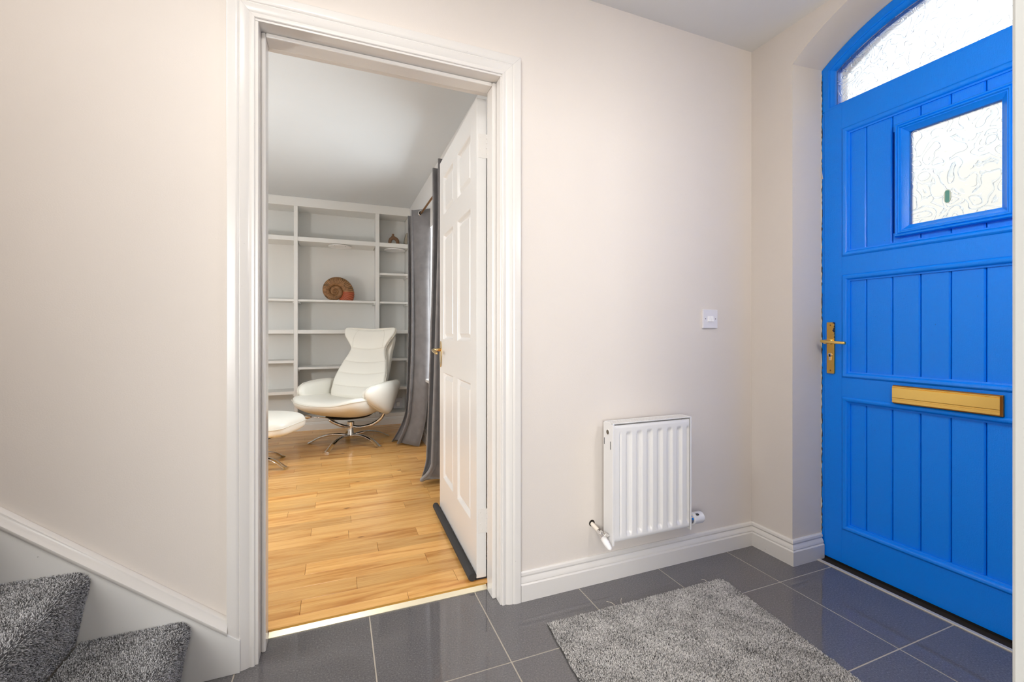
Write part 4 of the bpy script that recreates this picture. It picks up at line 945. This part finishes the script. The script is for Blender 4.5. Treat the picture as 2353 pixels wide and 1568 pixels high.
# curved seams that set off the wings of the head
for sd in (-1, 1):
    P = []
    for i in range(15):
        q = 0.745+0.245*i/14; y, z = back_pt(q); y2, z2 = back_pt(min(1, q+0.01)); y1, z1 = back_pt(q-0.01); t = Vector((0, y2-y1, z2-z1)).normalized(); nrm = Vector((0, t.z, -t.y)); hw, th = back_hw(q), back_th(q)
        dmin = min(abs(q-k) for k in seams); puff = 0.009*(1-math.exp(-dmin/0.03)); f = interp(i/14, [0, 0.5, 1], [0.86, 0.62, 0.46]); s_ = math.sqrt(max(0, 1-f**(2/0.75))); wrap = interp(q, [0, 0.3, 0.7, 0.85, 1], [0.055, 0.06, 0.045, 0.075, 0.075])
        d = -(th-0.0095+puff)*s_**0.6-wrap*f**2.2; sag = -0.012*(1-f*f); P.append((sd*hw*f, y+nrm.y*d+t.y*sag, z+nrm.z*d+t.z*sag))
    b = MB(); b.tube(P, 0.0022, 6); b.build('wing_seam', 'piping', ch, smooth=True)
# piping up both edges of the back
for sd in (-1, 1):
    P = []
    for i in range(31):
        s = 0.08+0.90*i/30; y, z = back_pt(s); y2, z2 = back_pt(min(1, s+0.01)); t = Vector((0, y2-y, z2-z)).normalized() if s < 0.99 else t; nrm = Vector((0, t.z, -t.y)); hw = back_hw(s); wrap = interp(s, [0, 0.3, 0.7, 0.85, 1], [0.055, 0.06, 0.045, 0.075, 0.075])
        P.append((sd*(hw+0.0005), y-nrm.y*wrap, z-nrm.z*wrap))
    b = MB(); b.tube(P, 0.003, 6); b.build('back_piping', 'piping', ch, smooth=True)
# shield-shaped arms
AO = [(-0.235, 0.455), (-0.245, 0.495), (-0.225, 0.535), (-0.17, 0.557), (-0.06, 0.567), (0.06, 0.570), (0.16, 0.568), (0.222, 0.556), (0.238, 0.522), (0.208, 0.455), (0.155, 0.375), (0.115, 0.300), (0.085, 0.265), (0.055, 0.262), (0.0, 0.285), (-0.07, 0.325), (-0.14, 0.37), (-0.20, 0.415)]
for sd in (-1, 1):
    cxy = (-0.01, 0.44); rings = []
    for f, dxx in ((0.30, -0.046), (0.80, -0.044), (0.95, -0.032), (1.0, -0.008), (1.0, 0.012), (0.965, 0.034), (0.82, 0.050), (0.5, 0.058), (0.2, 0.060)):
        ring = []
        for y, z in AO:
            yy = cxy[0]+(y-cxy[0])*f; zz = cxy[1]+(z-cxy[1])*f; yy = 0.012+(yy-0.012)*1.2; bow = 0.035*(1-((zz-0.26)/0.31))*-1+0.014*(yy/0.2)**2*-1
            ring.append((sd*(0.335+dxx+bow+0.02), yy, zz))
        rings.append(ring)
    arm = empty('armrest', (0, 0, 0)); arm.parent = ch
    b = MB(); b.loft(rings); b.build('arm_pad', 'leather', arm, smooth=True, sub=1)
    ring = rings[4]; b = MB(); b.tube([tuple(p) for p in ring]+[ring[0]], 0.0032, 6); b.build('arm_piping', 'piping', arm, smooth=True)
    b = MB(); P = bez([(sd*0.02, 0.0, 0.150), (sd*0.10, 0.01, 0.146), (sd*0.20, 0.03, 0.172), (sd*0.275, 0.055, 0.225), (sd*0.31, 0.065, 0.290)], 20); b.tube(P, 0.0145, 12); b.build('support_tube', 'chrome', arm, smooth=True)
b = MB(); b.tube(bez([(0.0, -0.02, 0.150), (-0.02, -0.10, 0.175), (-0.06, -0.17, 0.215), (-0.08, -0.2, 0.245)], 12), 0.0125, 12); b.build('recline_strut', 'chrome', ch, smooth=True)
kb = empty('recline_lever', (0, 0, 0)); kb.parent = ch
b = MB(); b.tube([(-0.10, -0.14, 0.247), (-0.19, -0.185, 0.256), (-0.262, -0.215, 0.262)], 0.0045, 8); b.build('lever_rod', 'chrome', kb, smooth=True)
b = MB(); dvec = Vector((-0.85, -0.35, 0.03)).normalized(); p0 = Vector((-0.258, -0.213, 0.262)); b.tube([p0+dvec*k for k in (0, 0.008, 0.025, 0.042, 0.046)], [0.007, 0.012, 0.017, 0.019, 0.014], 14); b.build('knob', 'chrome', kb, smooth=True, auto=50)

ot = empty('ottoman', (-2.50, 2.235, 0.012), 'cream leather footstool on chrome star base left of doorway', 'footstool', rz=math.radians(-24))
chrome_base(ot, 0.315, 0.20, 5, math.radians(-27)+math.radians(24))
ob_rows = []
half = ((0.375, 0.12, 0.322, 0.345, 0.300), (0.365, 0.17, 0.320, 0.372, 0.276), (0.335, 0.205, 0.318, 0.396, 0.262), (0.27, 0.222, 0.316, 0.410, 0.256), (0.15, 0.230, 0.316, 0.414, 0.254))
for x, w_, zr, zt_, zb in [(-a, b_, c, d, e) for a, b_, c, d, e in half]+[(0, 0.232, 0.316, 0.410, 0.254)]+list(half[::-1]): ob_rows.append((x, w_, zr, zt_, 0, zb))
o = pillow(ob_rows, ot, 'cushion', 'leather', pbot=0.5); o.rotation_euler = (0, 0, -PI/2)
P = []
for sd in (-1, 1):
    q = [(r[0], sd*(r[1]+0.001), r[2]+0.012) for r in ob_rows]; P += q if sd < 0 else q[::-1]
b = MB(); b.tube(bez(P+[P[0]], 80), 0.003, 6); b.build('cushion_piping', 'piping', ot, smooth=True)
b = MB(); b.box(-0.15, 0.15, -0.12, 0.12, 0.205, 0.262); b.build('cushion_plate', 'black', ot, bevel=0.01)

# ================================================================== CURTAINS, ROD
RODX, RODZ = -1.182, 2.078
cr = empty('curtain_rod', (RODX, 2.0, RODZ), 'thin brass curtain rod above the living room window', 'curtain rod')
b = MB(); b.tube([(0, -1.15, 0), (0, 0.95, 0)], 0.0085, 14); b.build('rod', 'rodbrass', cr, smooth=True, auto=50)
for y in (-0.33, 0.86):
    b = MB(); b.lathe([(0.0125, -0.006), (0.0125, 0.006)], lambda a, c, h: (a, y+h, c), 14); b.tube([(0, y, -0.012), (0.035, y, -0.03), (LX-RODX, y, -0.03)], 0.005, 8); b.build('rod_bracket', 'rodbrass', cr, smooth=True, auto=50)
for y in (-1.15, 0.95):
    b = MB(); b.lathe([(0.0085, 0), (0.013, 0.005), (0.013, 0.022), (0.006, 0.03)], lambda a, c, h: (a, y+h*math.copysign(1, y), c), 14); b.build('finial', 'rodbrass', cr, smooth=True, auto=50)
def curtain(name, label, y0, pitch, nf, amp, ztop, bottom_fn, start_x, group='grey velvet eyelet curtains'):
    """eyelet curtain: sheet crossing the rod nf times; bottom_fn(s, x, y, f) displaces towards the hem"""
    t = empty(name, (RODX, y0, 0.012), label, 'curtain', group=group)
    NP = nf*22; NZ = 44; rows_ = []
    def path(s):       # s in 0..nf
        ph = s*PI; x = start_x*amp*math.cos(ph); x = start_x*amp*math.copysign(abs(math.cos(ph))**0.8, math.cos(ph)); y = pitch*s-0.022*math.sin(2*ph)
        return x, y
    for k in range(NZ+1):
        f = (k/NZ); z = (ztop-0.012)*(1-f)
        row = []
        for i in range(NP+1):
            s = nf*i/NP; x, y = path(s); dx_, dy_, dz_ = bottom_fn(s/nf, x, y, f); rp = min(1, f*3)*(0.016*math.sin(3.0*PI*s+0.6)+0.008*math.sin(7.3*s+3*f)); row.append((x+dx_, y+dy_+rp, max(0.003, z+dz_)))
        rows_.append(row)
    b = MB(); b.loft(rows_, False, closed=False); o = b.build('drape', 'curtain', t, smooth=True)
    sd = o.modifiers.new('thick', 'SOLIDIFY'); sd.thickness = 0.0035; sd.offset = 0
    for k in range(nf):
        x, y = path(k+0.5)
        b = MB(); R0, r0 = 0.0215, 0.0042
        b.loft([[((R0+r0*math.cos(q))*math.cos(p), y+0.8*r0*math.sin(q), RODZ-0.012+(R0+r0*math.cos(q))*math.sin(p)) for q in [2*PI*j/8 for j in range(8)]] for p in [2*PI*i/24 for i in range(25)]], False); b.build('eyelet_ring', 'chrome', t, smooth=True)
        b = MB(); b.lathe([(R0-0.002, -0.0024), (R0-0.002, 0.0024)], lambda a, c, h: (a, y+h, RODZ-0.012+c), 20); b.build('eyelet_hole', 'black', t)
    return t
def hem1(s, x, y, f):
    g = max(0, (f-0.45)/0.55)**2.2; g2 = max(0, (f-0.86)/0.14)**1.6
    return (-0.055*g*(1.0-0.6*s)-0.10*g2*(0.35+s)-0.01*math.sin(9*s)*g, 0.06*g+0.04*g2*math.sin(7*s), 0.02*g2*abs(math.sin(8*s)))
def hem2(s, x, y, f):
    g = max(0, (f-0.2)/0.8)**1.2; g2 = max(0, (f-0.93)/0.07)**1.5
    return (-0.012*g-0.07*g2*(0.4+0.6*math.sin(3+5*s)**2), 0.19*g+0.06*g2*math.sin(5*s+1), 0.035*g2*abs(math.sin(6*s+0.5)))
curtain('curtain', 'grey velvet curtain bunched beside the bookcase, eyelet on rod', 2.30, 0.105, 4, 0.075, 2.112, hem1, 1)
curtain('curtain', 'grey velvet curtain partly hidden behind the open white door', 1.08, 0.085, 4, 0.105, 2.112, hem2, 1)

# ================================================================== UNSEEN LAMPS: CEILING LAMP AND ADDED FILL GLOBES
lh = empty('ceiling_lamp', (-2.0, -0.85, HC), 'round opal ceiling lamp in the hall', 'ceiling lamp')
b = MB(); b.lathe([(0.13, 0), (0.135, -0.02), (0.12, -0.022)], lambda a, c, h: (a, c, h), 28); b.build('rim', 'gloss', lh, smooth=True, auto=40)
b = MB(); b.lathe([(0.12, -0.022), (0.115, -0.045), (0.08, -0.068), (0.02, -0.078)], lambda a, c, h: (a, c, h), 28); b.build('diffuser', 'glow', lh, smooth=True)
lf = empty('added_floor_lamp', (-3.15, 1.1, 0.012), 'unseen globe lamp added to cast the shelf shadows', 'floor lamp')  # added out of view so the bookcase shadows fall to the right
b = MB(); b.lathe([(0.13, 0), (0.13, 0.015), (0.02, 0.022), (0.011, 0.03), (0.011, 1.02), (0.03, 1.025), (0.03, 1.04)], lambda a, c, h: (a, c, h), 24); b.build('stand', 'chrome', lf, smooth=True, auto=40)
b = MB(); b.lathe([(max(0.004, 0.11*math.sin(PI*i/14)), 1.13-0.11*math.cos(PI*i/14)) for i in range(15)], lambda a, c, h: (a, c, h), 24); b.build('globe', 'globe', lf, smooth=True)
wl = empty('added_wall_lamp', (-0.62, -1.352, 1.7), 'unseen opal globe added on the near hall wall as fill', 'wall lamp')  # added source that evens the light on hall wall and blue door
b = MB(); b.lathe([(0.05, 0), (0.05, 0.012), (0.012, 0.016), (0.012, 0.06)], lambda a, c, h: (a, h, c), 20); b.build('bracket', 'gloss', wl, smooth=True, auto=40)
b = MB(); b.lathe([(max(0.004, 0.09*math.sin(PI*i/14)), 0.13-0.09*math.cos(PI*i/14)) for i in range(15)], lambda a, c, h: (a, h, c), 24); b.build('globe', 'wallglobe', wl, smooth=True)
